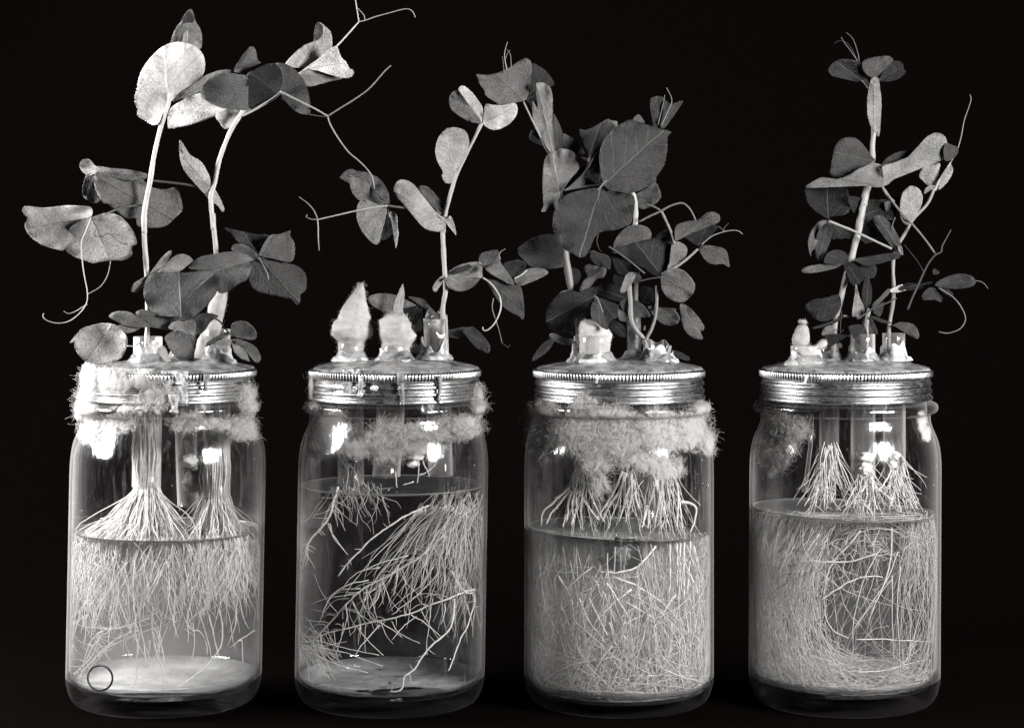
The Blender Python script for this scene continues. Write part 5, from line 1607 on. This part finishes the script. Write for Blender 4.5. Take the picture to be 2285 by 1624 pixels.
q.leaf('K4', 135, [(800,420),(810,340),(870,280),(960,270),(970,340),(960,400),(880,410)], (960,390), d=-30)
line('stem', p4c, 'K4', [(990,330),(985,450),(975,600),(965,740)], 5.6, 6.2, -30, -20, alb(135))
q.leaf('K4', 110, [(1020,560),(1060,525),(1100,560),(1095,600),(1060,590),(1030,600)], (1030,595), d=-24)

GAIN = 1.0

# ================================================================ ROOTS
def disc(x, y, d, r, n):
    a = rng.uniform(0, 2 * math.pi, n); q = np.sqrt(rng.uniform(0, 1, n)) * r
    c = np.array(W(x, y, d))
    return c + np.stack([q * np.cos(a), q * np.sin(a), rng.uniform(-8, 8, n)], 1)

def broom(j, x, y, d, r, n, yout, out, bias, len0, len1, nseg=22, wander=0.05):
    """roots run down a tube and spread below its mouth"""
    P = disc(x, y, d, r, n)
    P[:, 2] += np.abs(rng.normal(0, 34, n)) - 10
    c = np.array(W(x, y, d))
    off = (P - c) / r
    off[:, 2] = 0
    D = np.stack([off[:, 0] * 0.05, off[:, 1] * 0.05, np.full(n, -1.0)], 1)
    L = rng.uniform(len0, len1, n)
    # first the run inside the tube
    zt = hz(yout, d)
    P2 = P.copy(); P2[:, 2] = zt
    P2[:, :2] += rng.normal(0, 1.0, (n, 2))
    Dd = np.stack([off[:, 0] * out + bias + rng.normal(0, out * 0.30, n), off[:, 1] * out * 0.8 + rng.normal(0, out * 0.25, n), np.full(n, -1.0)], 1)
    # first down to the water, then wider
    D1 = np.stack([off[:, 0] * out * 1.0 + bias * 0.2 + rng.normal(0, 0.07, n), off[:, 1] * out * 1.0, np.full(n, -1.0)], 1)
    G1 = grow(P2, D1, np.full(n, zt - j['level'] + 6.0), 7, 0.07, 0.0, j)
    k2 = np.stack([off[:, 0] * out * 2.3 + bias + rng.normal(0, 0.34, n), off[:, 1] * out * 1.6 + rng.normal(0, 0.3, n), np.full(n, -1.0)], 1)
    G2 = grow(G1[:, -1], k2, np.maximum(30, L - 70), nseg - 6, wander * 1.7, 0.07, j, bend=rng.normal(0, 0.03, (n, 3)) * [1, 1, 0])
    G = np.concatenate([G1, G2[:, 1:]], 1)
    mid = (P + P2) / 2 + rng.normal(0, 4.0, P.shape)
    return np.concatenate([P[:, None], mid[:, None], G], 1)

def hang(n, root, x0, x1, dx, len0, len1, tone, dep=(-0.9, 0.3), wander=0.06, rr=(0.45, 0.9, 3)):
    xs_ = rng.uniform(x0, x1, n)
    P = []
    for x in xs_:
        lim = math.sqrt(max(100, (j['R'] - 14) ** 2 - (hx(x) - axis_x(j, j['level'])) ** 2))
        P.append((hx(x), rng.uniform(*dep) * lim, j['level'] - rng.uniform(0, 1) ** 2 * 60))
    D = np.stack([dx + rng.normal(0, 0.22, n), rng.normal(0, 0.2, n), np.full(n, -1.0)], 1)
    G = grow(np.array(P), D, rng.uniform(len0, len1, n), 18, wander, 0.015, j, bend=rng.normal(0, 0.03, (n, 3)))
    b = Buf()
    strands(b, G, rr[0] + rr[1] * rng.uniform(0, 1, n) ** rr[2], 0.35)
    b.build('root_mass', M_root, root, alb(tone), kind='stuff')
# jar 1
j = J[0]
b = Buf()
G = broom(j, 327, 985, -20, 27, 620, 1080, 0.30, -0.14, 130, 290)
strands(b, G, 0.7 + 1.3 * rng.uniform(0, 1, len(G)) ** 2, 0.55)
G = broom(j, 327, 1000, -20, 22, 110, 1085, 0.9, -0.5, 260, 430, wander=0.07)
strands(b, G, rng.uniform(0.9, 1.6, len(G)), 0.7)
b.build('root_mass', M_root, p1a, alb(250), kind='stuff')
b = Buf()
G = broom(j, 484, 995, 10, 25, 600, 1100, 0.30, -0.04, 110, 260)
strands(b, G, 0.7 + 1.3 * rng.uniform(0, 1, len(G)) ** 2, 0.55)
G = broom(j, 470, 1010, 10, 20, 70, 1100, 0.9, -0.3, 160, 300, wander=0.08)
strands(b, G, rng.uniform(0.9, 1.4, len(G)), 0.7)
b.build('root_mass', M_root, p1b, alb(250), kind='stuff')
for rt, x0, x1, dxx, nn in ((p1a, 230, 400, -0.25, 330), (p1b, 400, 560, 0.02, 300), (p1a, 180, 300, -0.15, 130)):
    hang(nn, rt, x0, x1, dxx, 40, 190, 253, dep=(-0.95, 0.0), wander=0.08, rr=(0.6, 1.0, 2))
for pts in ([(720,770),(715,900),(730,1050),(790,1220),(860,1350),(980,1430)], [(1190,780),(1205,900),(1200,1000),(1150,1110),(1000,1250),(865,1350)],
            [(1100,755),(1000,840),(970,880),(1000,925),(1060,940),(1100,1010),(1110,1110)], [(600,880),(625,950),(610,1100),(605,1250),(560,1335)],
            [(1120,820),(1150,980),(1185,1130)], [(1310,780),(1300,900),(1250,1040)], [(1450,930),(1340,1000),(1270,1060)], [(1330,1000),(1360,1020),(1365,1180)],
            [(730,920),(780,1030),(820,1190)], [(700,1000),(690,1090),(670,1190)], [(1060,800),(1000,860),(980,900)]):
    troot(p1a if pts[0][0] < 900 else p1b, j, 'J2', pts, 1.9, 1.3, dep=R.uniform(-0.9, -0.5))
for pts in ([(900,800),(750,870),(600,920),(350,1080),(180,1290)], [(760,800),(560,900),(310,960),(215,1180)], [(700,840),(500,900),(250,900),(150,860)],
            [(480,880),(330,1000),(250,1150),(200,1300)], [(430,900),(330,960),(330,1060),(270,1200)], [(900,860),(640,960),(420,1060),(330,1150)],
            [(260,820),(160,900),(150,1050),(130,1120)], [(330,950),(300,1080),(210,1190),(150,1240)], [(620,930),(480,980),(330,1110),(200,1270)]):
    troot(p1a, j, 'J2', pts, 1.5, 0.8, lat=8, latlen=50, dep=R.uniform(-0.85, -0.3), dep1=R.uniform(-0.5, 0))
for pts in ([(350,300),(240,350)], [(330,330),(250,370),(150,420)], [(400,400),(260,480),(160,570)], [(360,560),(250,620),(210,700),(290,715)]):
    troot(p1a, j, 'J2', pts, 1.4, 0.8, lat=10, latlen=30, dep=-0.6)

# jar 2
j = J[1]
troot(p2, j, 'J4', [(400,-90),(380,0),(365,90),(300,190),(215,290),(175,390),(145,500)], 3.0, 1.6, lat=26, latlen=60, dep=-0.5)
troot(p2, j, 'J4', [(1050,40),(900,100),(780,160),(680,240),(580,320),(500,400),(400,520)], 1.8, 1.6, lat=8, latlen=20, dep=-0.6)
troot(p2, j, 'J4', [(1150,250),(1000,380),(850,470),(720,540),(560,630),(450,740),(350,860),(250,960),(180,1010)], 2.4, 1.6, lat=60, latlen=95, dep=-0.5, dep1=-0.3, curl=2.2)
troot(p2, j, 'J4', [(1370,640),(1290,670),(1080,750),(950,800),(750,850),(530,900),(330,950),(180,1010)], 2.0, 1.6, lat=46, latlen=75, dep=-0.55, dep1=-0.3, curl=1.5)
troot(p2, j, 'J4', [(1200,500),(1250,600),(1300,655),(1350,660),(1362,720),(1320,870),(1260,1000),(1210,1130),(1175,1205)], 2.0, 1.3, lat=6, latlen=30, dep=-0.5)
troot(p2, j, 'J4', [(1230,700),(1230,800),(1200,930),(1100,1020),(1010,1130),(960,1220),(880,1290),(865,1380),(780,1440)], 2.2, 1.6, lat=10, latlen=25, dep=-0.3, dep1=-0.6)
for pts in ([(1080,700),(1060,760),(1040,950),(1030,1090)], [(530,900),(620,1000),(730,1110)], [(690,870),(780,930),(855,990)], [(780,860),(830,940),(970,1020)],
            [(920,820),(1050,900),(1130,980)], [(700,890),(600,1000),(525,1110)], [(960,830),(860,910),(780,1000)], [(210,1000),(400,1050),(700,1115)],
            [(250,1050),(460,1090),(710,1178)], [(180,1080),(350,1150),(610,1222)], [(700,480),(560,510),(460,580),(430,640)], [(620,570),(500,590),(370,660),(310,780)],
            [(560,630),(420,640),(330,720),(290,830)], [(480,700),(380,720),(300,820),(270,890)], [(730,530),(690,620),(630,650),(590,665)], [(830,460),(825,600),(800,700)],
            [(1000,400),(920,560),(860,640)], [(1080,480),(1000,600),(880,690),(760,800)], [(1120,520),(1010,650),(880,760),(790,840)], [(900,400),(700,450),(540,520)],
            [(1300,720),(1330,820),(1350,900)], [(1380,700),(1370,850),(1362,975)], [(330,170),(380,280),(460,390)], [(340,170),(360,260),(450,360)],
            [(700,600),(690,680),(610,780)], [(600,700),(560,800),(500,890)], [(460,740),(470,860),(400,1090)], [(440,880),(420,1000),(350,1100)], [(1160,740),(1160,810),(1130,880)]):
    troot(p2, j, 'J4', pts, 1.2, 0.7, dep=R.uniform(-0.7, -0.2))
b = Buf()
n = 190
P = disc(1020, 1100, -30, 60, n); P[:, 2] -= rng.uniform(-10, 60, n)
D = np.stack([rng.normal(-0.28, 0.35, n), rng.normal(0, 0.4, n), np.full(n, -1.0)], 1)
G = grow(P, D, rng.uniform(70, 250, n), 14, 0.14, 0.05, j)
strands(b, G, rng.uniform(0.7, 1.3, n), 0.5)
n = 60
P = disc(1000, 1130, -40, 70, n)
D = np.stack([rng.normal(-0.9, 0.25, n), rng.normal(0, 0.3, n), np.full(n, -0.8)], 1)
G = grow(P, D, rng.uniform(120, 330, n), 16, 0.08, 0.05, j)
strands(b, G, rng.uniform(0.8, 1.4, n), 0.5)
n = 46
P = disc(790, 1100, -20, 60, n)
P[:, 2] = j['level'] + rng.uniform(-3, 10, n)
D = np.stack([rng.normal(0.2, 0.6, n), rng.normal(0, 0.4, n), np.full(n, -1.0)], 1)
G = grow(P, D, rng.uniform(40, 130, n), 14, 0.16, 0.03, j)
strands(b, G, rng.uniform(0.7, 1.1, n), 0.5)
n = 70
P = disc(1040, 1230, 20, 30, n)
D = np.stack([rng.normal(0.0, 0.3, n), rng.normal(0, 0.4, n), np.full(n, -1.0)], 1)
G = grow(P, D, rng.uniform(60, 220, n), 14, 0.08, 0.05, j)
strands(b, G, rng.uniform(0.7, 1.1, n), 0.5)
n = 60
P = disc(690, 1440, -20, 26, n)
D = np.stack([rng.normal(0.4, 0.6, n), rng.normal(-0.2, 0.4, n), rng.normal(-0.7, 0.4, n)], 1)
G = grow(P, D, rng.uniform(30, 110, n), 10, 0.1, 0.02, j)
strands(b, G, rng.uniform(0.7, 1.0, n), 0.5)
b.build('root_mass', M_root, p2, alb(205), kind='stuff')
for pts in ([(500,1080),(560,1200),(600,1300),(570,1400)], [(600,1180),(660,1260),(700,1400)], [(610,1200),(600,1300),(590,1400)], [(1030,1250),(1055,1400)],
            [(1240,1150),(1235,1290),(1225,1340)], [(1280,1160),(1310,1240),(1330,1310)], [(1250,1280),(1320,1278)], [(1200,1350),(1100,1380)], [(1390,1190),(1330,1250),(1250,1290)]):
    troot(p2, j, 'J3', pts, 1.6, 1.0, dep=-0.3, dep1=-0.3)

# jar 3
j = J[2]
def straight(f, lst, root, j, r0, r1, **kw):
    for pts in lst:
        troot(root, j, f, pts, r0, r1, **kw)
straight('J6', [[(1110,330),(1040,420),(940,500),(820,525),(710,515)], [(820,550),(980,610),(1180,750),(1270,870)], [(940,640),(800,750),(670,890)],
                [(760,590),(870,760),(940,870)], [(1250,680),(1180,780),(1090,930)], [(900,730),(1060,820),(1150,900),(1220,1000)]], p3b, j, 2.3, 1.3, dep=-0.93, dep1=-0.93, tone=250)
straight('J6', [[(420,540),(520,720),(540,950)], [(540,980),(620,1160),(760,1300),(880,1410),(1000,1480)], [(780,870),(820,1000),(920,1140),(1070,1250)],
                [(1110,940),(1115,1080),(1110,1230)], [(1225,880),(1220,1060),(1150,1230)], [(1500,1250),(1200,1248),(900,1248)], [(1490,1285),(1250,1275),(1080,1310)],
                [(1500,1290),(1420,1370),(1200,1410)], [(1370,800),(1470,900),(1500,1100),(1490,1240)], [(1370,950),(1410,1080),(1420,1200)], [(880,960),(960,1060)],
                [(680,570),(760,700),(820,880)], [(990,680),(1060,860)], [(860,840),(960,770),(1040,700)], [(870,890),(1010,830)], [(730,1140),(880,1090)],
                [(1350,520),(1400,650),(1410,780)], [(1380,330),(1430,500),(1465,620)], [(560,690),(640,880),(740,1010)], [(200,600),(230,720),(340,770)],
                [(440,760),(520,950),(600,1130)], [(880,1370),(1040,1380),(1200,1380)], [(1050,1250),(1060,1400),(1040,1490)], [(640,700),(700,840),(760,960)]],
         p3c, j, 1.9, 1.0, lat=3, latlen=40, dep=-0.92, dep1=-0.92, tone=245)
straight('J6', [[(1210,290),(1215,500),(1200,680)], [(1260,290),(1258,450),(1255,620)], [(1320,290),(1318,500),(1315,700),(1340,1000)], [(1360,280),(1350,500),(1330,760)],
                [(1290,300),(1290,500),(1285,800),(1350,1000)]], p3c, j, 2.1, 1.3, dep=-0.85, dep1=-0.9, tone=245)
straight('J6', [[(210,250),(190,500),(230,800),(260,1100)], [(280,420),(310,650),(290,760)], [(300,640),(330,760),(300,900)], [(200,860),(290,1000),(380,1200)], [(240,740),(330,960),(400,1120)],
                [(330,780),(420,960),(500,1150)], [(220,900),(250,1080),(350,1300)]], p3a, j, 1.7, 0.9, lat=6, latlen=60, dep=-0.85, dep1=-0.85, tone=245)
def fill_roots(j, n, root, tone, mask=None, len0=90, len1=300, wander=0.07, r=(0.6, 1.15), down=0.7, name='root_mass'):
    zt = j['level'] - 4
    P = []
    while len(P) < n:
        a = rng.uniform(0, 2 * math.pi); q = math.sqrt(rng.uniform(0, 1)) * (j['R'] - 12)
        z = rng.uniform(j['floor'] + 12, zt)
        x, y = q * math.cos(a), q * math.sin(a)
        if mask and not mask(x, y, z): continue
        P.append((x + axis_x(j, z), y, z))
    P = np.array(P)
    fl = np.array([mnoise.noise(Vector((p_[0] / 130.0, p_[1] / 200.0, p_[2] / 130.0))) for p_ in P])
    D = np.stack([rng.normal(0, 0.3, n) + fl * 1.6, rng.normal(0, 0.4, n), -down + rng.normal(0, 0.4, n)], 1)
    G = grow(P, D, rng.uniform(len0, len1, n), 16, wander * 0.6, 0.02, j, ztop=zt, bend=rng.normal(0, 0.05, (n, 3)))
    b = Buf()
    strands(b, G, r[0] * 0.6 + (r[1] - r[0] * 0.5) * rng.uniform(0, 1, n) ** 3, 0.35)
    b.build(name, M_root, root, alb(tone), kind='stuff')
fill_roots(j, 560, p3a, 205, lambda x, y, z: y < 0, 200, 520, wander=0.05, r=(0.8, 1.9))
fill_roots(j, 320, p3c, 200, lambda x, y, z: x > -40 and y < 0 and z > 120, 200, 480, wander=0.05, down=1.6, r=(0.8, 1.8))
fill_roots(j, 420, p3b, 215, lambda x, y, z: z < 190 and y < 20, 80, 260, down=0.0, wander=0.16)
hang(150, p3a, 1180, 1330, -0.05, 120, 430, 200)
hang(120, p3b, 1330, 1450, 0.05, 120, 430, 215)
hang(150, p3c, 1440, 1580, 0.05, 120, 430, 205)
# thick white roots between the tubes and the water
straight('J5', [[(640,1400),(520,1500),(400,1620),(370,1740)], [(650,1420),(560,1540),(470,1640),(430,1720)], [(660,1430),(620,1560),(600,1700)], [(680,1420),(660,1560),(670,1740)],
                [(690,1400),(700,1560),(640,1740)], [(700,1420),(800,1560),(900,1680)], [(800,1400),(880,1560),(960,1700)], [(640,1440),(600,1600),(560,1740)]], p3a, j, 3.2, 1.6, dep=-0.2, dep1=-0.4)
straight('J5', [[(1120,1250),(1060,1380),(960,1560),(880,1700)], [(1150,1260),(1090,1420),(1000,1560),(930,1700)], [(1200,1270),(1160,1440),(1080,1700)], [(1190,1330),(1180,1500),(1130,1720)],
                [(1210,1330),(1230,1500),(1300,1720)]], p3b, j, 4.2, 1.8, dep=-0.3, dep1=-0.3)
straight('J5', [[(1390,1260),(1430,1400),(1470,1600),(1450,1760)], [(1430,1260),(1440,1450),(1490,1600),(1560,1780)], [(1460,1260),(1480,1450),(1510,1640),(1480,1780)],
                [(1400,1300),(1440,1500),(1400,1760)], [(1500,1220),(1580,1320),(1620,1470),(1640,1600),(1660,1780)], [(1530,1230),(1600,1340),(1630,1500),(1620,1780)],
                [(1640,1530),(1720,1540),(1790,1580),(1780,1700),(1740,1780)], [(1340,1560),(1300,1700),(1280,1780)], [(1360,1600),(1350,1760)]], p3c, j, 3.6, 1.8, dep=-0.35, dep1=-0.4)

# jar 4: roots swirl round a dark hollow
j = J[3]
hcx, hcy = 1935, 1352
def swirl(n, root, rho, a0, a1, span, tone, rr=(0.6, 1.2), dep=(-0.9, 0.6), noise_=5.0):
    m = 16
    RH = rng.uniform(rho[0], rho[1], n)
    A0 = rng.uniform(a0, a1, n); SP = rng.uniform(span[0], span[1], n) * rng.choice([-1, 1], n)
    t = np.linspace(0, 1, m)[None]
    A = A0[:, None] + SP[:, None] * t
    rad = RH[:, None] * (1 + rng.normal(0, 0.18, (n, 1)) * t)
    X = hx(hcx) + rng.normal(0, 12, (n, 1)) * np.array([[1.0]]) * (rad > 150) + rad * np.cos(A) * 0.95; Z = hz(hcy) + rng.normal(0, 18, (n, 1)) * (rad > 130) + rad * np.sin(A) * rng.uniform(1.0, 1.35, (n, 1))
    X = X + np.cumsum(rng.normal(0, noise_ * 0.4, (n, m)), 1); Z = Z + np.cumsum(rng.normal(0, noise_ * 0.4, (n, m)), 1)
    Z = np.clip(Z, j['floor'] + 12 + rng.uniform(0, 8, (n, 1)), j['level'] - 3)
    ax_ = hx(j['cx']) + j['lean'] * Z
    lim = (j['R'] - 11) - 18 * np.clip((j['floor'] + 34 - Z) / 25, 0, 1)
    X = ax_ + np.clip(X - ax_, -lim * 0.985, lim * 0.985)
    Y = rng.uniform(dep[0], dep[1], (n, 1)) + rng.normal(0, 0.12, (n, 1)) * t
    Y = np.clip(Y, -0.95, 0.95) * np.sqrt(np.maximum(lim ** 2 - (X - ax_) ** 2, 1))
    b = Buf()
    strands(b, np.stack([X, Y, Z], -1), rng.uniform(rr[0], rr[1], n), 0.5)
    b.build('root_mass', M_root, root, alb(tone), kind='stuff')
swirl(360, p4a, (122, 260), math.radians(120), math.radians(245), (0.3, 1.1), 205)
swirl(260, p4a, (165, 290), math.radians(130), math.radians(230), (0.2, 0.8), 215)
swirl(220, p4b, (125, 240), math.radians(235), math.radians(320), (0.3, 1.0), 185)
hang(110, p4b, 2010, 2085, -0.05, 100, 400, 200)
hang(44, p4b, 1890, 2040, -0.12, 120, 400, 190, dep=(-0.5, 0.8))
hang(280, p4a, 1690, 1850, -0.45, 100, 330, 215)
hang(60, p4c, 1850, 1960, -0.1, 30, 90, 200)
swirl(60, p4c, (120, 210), math.radians(70), math.radians(150), (0.3, 1.0), 190)
fill_roots(j, 260, p4c, 190, lambda x, y, z: z < 105 and y < 60, 50, 200, 0.08, down=0.0)
straight('J8', [[(410,465),(550,440),(700,440),(880,435),(1040,390),(1080,350)], [(1150,200),(1145,400),(1090,600),(1030,740),(980,870)], [(650,715),(760,640),(880,580),(980,560),(1080,560)],
                [(930,220),(850,320),(760,410),(690,530),(670,680),(690,830),(750,930),(850,980)]], p4a, j, 2.0, 1.1, dep=-0.88, dep1=-0.8, tone=205)
straight('J8', [[(1050,380),(950,600),(890,850),(890,1030),(878,1200)], [(1155,540),(1150,800),(1165,1150)], [(1210,480),(1180,750),(1190,1000),(1200,1260)],
                [(900,995),(1200,996),(1440,1000)], [(900,1225),(1060,1220),(1200,1175),(1380,1120)], [(1430,200),(1410,500),(1410,850)], [(1200,370),(1100,600),(900,880),(840,960)]],
         p4b, j, 1.4, 0.9, dep=-0.8, dep1=-0.6, tone=205)
straight('J8', [[(250,740),(330,650),(480,560),(640,490)], [(520,1140),(700,1290)], [(970,1290),(900,1370),(830,1440)], [(1010,1240),(1200,1310)], [(1160,560),(1000,760),(860,950)],
                [(800,480),(860,600),(900,700)], [(720,560),(800,650),(830,760),(900,880)], [(950,220),(1010,300),(1050,370)], [(940,350),(990,200)], [(1060,420),(1000,650),(920,800)],
                [(1340,200),(1340,400),(1350,620)], [(1340,520),(1280,640),(1240,730)], [(1330,440),(1270,470)], [(1320,540),(1250,600)], [(1300,300),(1230,360)], [(1380,320),(1390,480)],
                [(1240,700),(1290,860),(1280,950)], [(960,980),(1040,910),(1140,895)], [(1010,640),(1100,700),(1220,770),(1400,800)], [(420,500),(340,560),(300,640)], [(1430,1140),(1340,1360)],
                [(1220,1190),(1380,1170)], [(1270,1040),(1360,980)], [(360,240),(500,300),(660,290)], [(730,270),(870,240)], [(1270,270),(1215,420)]],
         p4c, j, 1.15, 0.7, lat=4, latlen=34, tone=195)
# above the water in jar 4
straight('J7', [[(820,1100),(800,1250),(740,1440),(680,1570)], [(840,1080),(830,1300),(790,1450),(760,1590)], [(850,1090),(860,1300),(870,1560)], [(870,1100),(900,1260),(980,1380),(1080,1480),(1130,1540)],
                [(880,1140),(940,1290),(1000,1420),(1060,1590)], [(860,1140),(930,1300),(960,1450),(900,1580)], [(900,1150),(980,1300),(1050,1400),(1180,1500)],
                [(830,1340),(800,1430),(710,1540)], [(870,1340),(880,1440),(870,1600)]], p4a, j, 2.5, 1.2, dep=0.0, dep1=-0.15, lat=4, latlen=26)
straight('J7', [[(1230,1290),(1160,1380),(1090,1500),(1060,1580)], [(1240,1300),(1250,1440),(1210,1620)], [(1260,1300),(1330,1400),(1420,1480),(1480,1560)], [(1290,1300),(1300,1440),(1330,1600)],
                [(1240,1290),(1190,1420),(1120,1450),(1090,1540)], [(1270,1310),(1280,1500),(1250,1640)], [(1220,1300),(1120,1420),(1150,1560)]], p4c, j, 2.2, 1.2, dep=-0.2, dep1=-0.3, lat=6, latlen=30)
straight('J7', [[(1470,1240),(1450,1400),(1470,1580)], [(1490,1240),(1540,1400),(1600,1520),(1660,1600)], [(1500,1250),(1590,1400),(1640,1480),(1680,1590)], [(1480,1250),(1490,1420),(1430,1600)],
                [(1460,1240),(1400,1360),(1330,1440)], [(1540,1240),(1570,1400),(1610,1600)], [(1480,1280),(1530,1500),(1560,1610)]], p4b, j, 2.4, 1.3, dep=-0.1, dep1=-0.2, lat=5, latlen=30)

# seeds, parts of their plants, and two blobs shaped as a reflection
def seed(root, f, x, y, r, d, tone=240, sq=(1, 1, 0.9), m=None):
    c = fr(f, [(x, y)])[0]
    b = Buf()
    blob(b, W(c[0], c[1], d), (r * sq[0], r * sq[1], r * sq[2]), x, 0.32, 1.9)
    b.build('seed', m or M_stem, root, alb(tone))
seed(p4c, 'J7', 1228, 1230, 14.5, -46, 245); seed(p4c, 'J7', 1240, 1125, 15, -40, 235, (1.2, 1, 0.7))
seed(p4b, 'J7', 1475, 1195, 10, -10, 240); seed(p4b, 'J7', 1495, 1115, 12, -6, 225, (1.1, 1, 0.8))
seed(p1b, 'J1', 1265, 1150, 19, 10, 248, (1.3, 1, 0.8)); seed(p1b, 'J1', 1290, 1340, 25, 40, 150, (1, 1, 0.95))
seed(p1b, 'J1', 1440, 1150, 13, -10, 245); seed(p2, 'J3', 1215, 1125, 15, -10, 240, (1.2, 1, 0.55)); seed(p2, 'J3', 1190, 1190, 13, -14, 240, (1.1, 1, 0.6))
seed(p2, 'J3', 1430, 1115, 10, -6, 240, (1, 1, 0.7)); seed(p3b, 'J6', 862, 388, 33, -168, 30, (1.35, 0.4, 1)); seed(p3b, 'J6', 868, 388, 17, -178, 115, (1.2, 0.4, 1))  # last two: dark and pale blobs imitating a reflection, no real seeds

# finer roots leaving the tubes above the water
def above(j, root, x, y, d, r, n, out, len0, len1, tone, rr=(0.7, 1.6)):
    P = disc(x, y, d, r, n)
    c = np.array(W(x, y, d))
    off = (P - c) / r
    P[:, 2] += rng.normal(0, 14, n)
    D = np.stack([off[:, 0] * out + rng.normal(0, 0.2, n), off[:, 1] * out + rng.normal(0, 0.15, n), np.full(n, -1.0)], 1)
    G = grow(P, D, rng.uniform(len0, len1, n), 12, 0.09, 0.02, j, bend=rng.normal(0, 0.03, (n, 3)))
    b = Buf()
    strands(b, G, rng.uniform(rr[0], rr[1], n), 0.6)
    b.build('root_mass', M_root, root, alb(tone), kind='stuff')
above(J[2], p3a, 1305, 1070, -30, 30, 46, 0.5, 90, 150, 215)
above(J[2], p3b, 1400, 1060, -40, 26, 40, 0.5, 90, 170, 210)
above(J[2], p3c, 1475, 1060, -40, 34, 60, 0.35, 100, 180, 215)
above(J[3], p4a, 1848, 1010, -20, 22, 60, 0.34, 100, 180, 215, (0.8, 1.9))
above(J[3], p4c, 1926, 1045, -30, 22, 56, 0.4, 80, 140, 215)
above(J[3], p4b, 1996, 1040, -6, 22, 56, 0.4, 80, 145, 215)
above(J[1], p2, 783, 1040, -10, 18, 20, 0.4, 40, 90, 190)
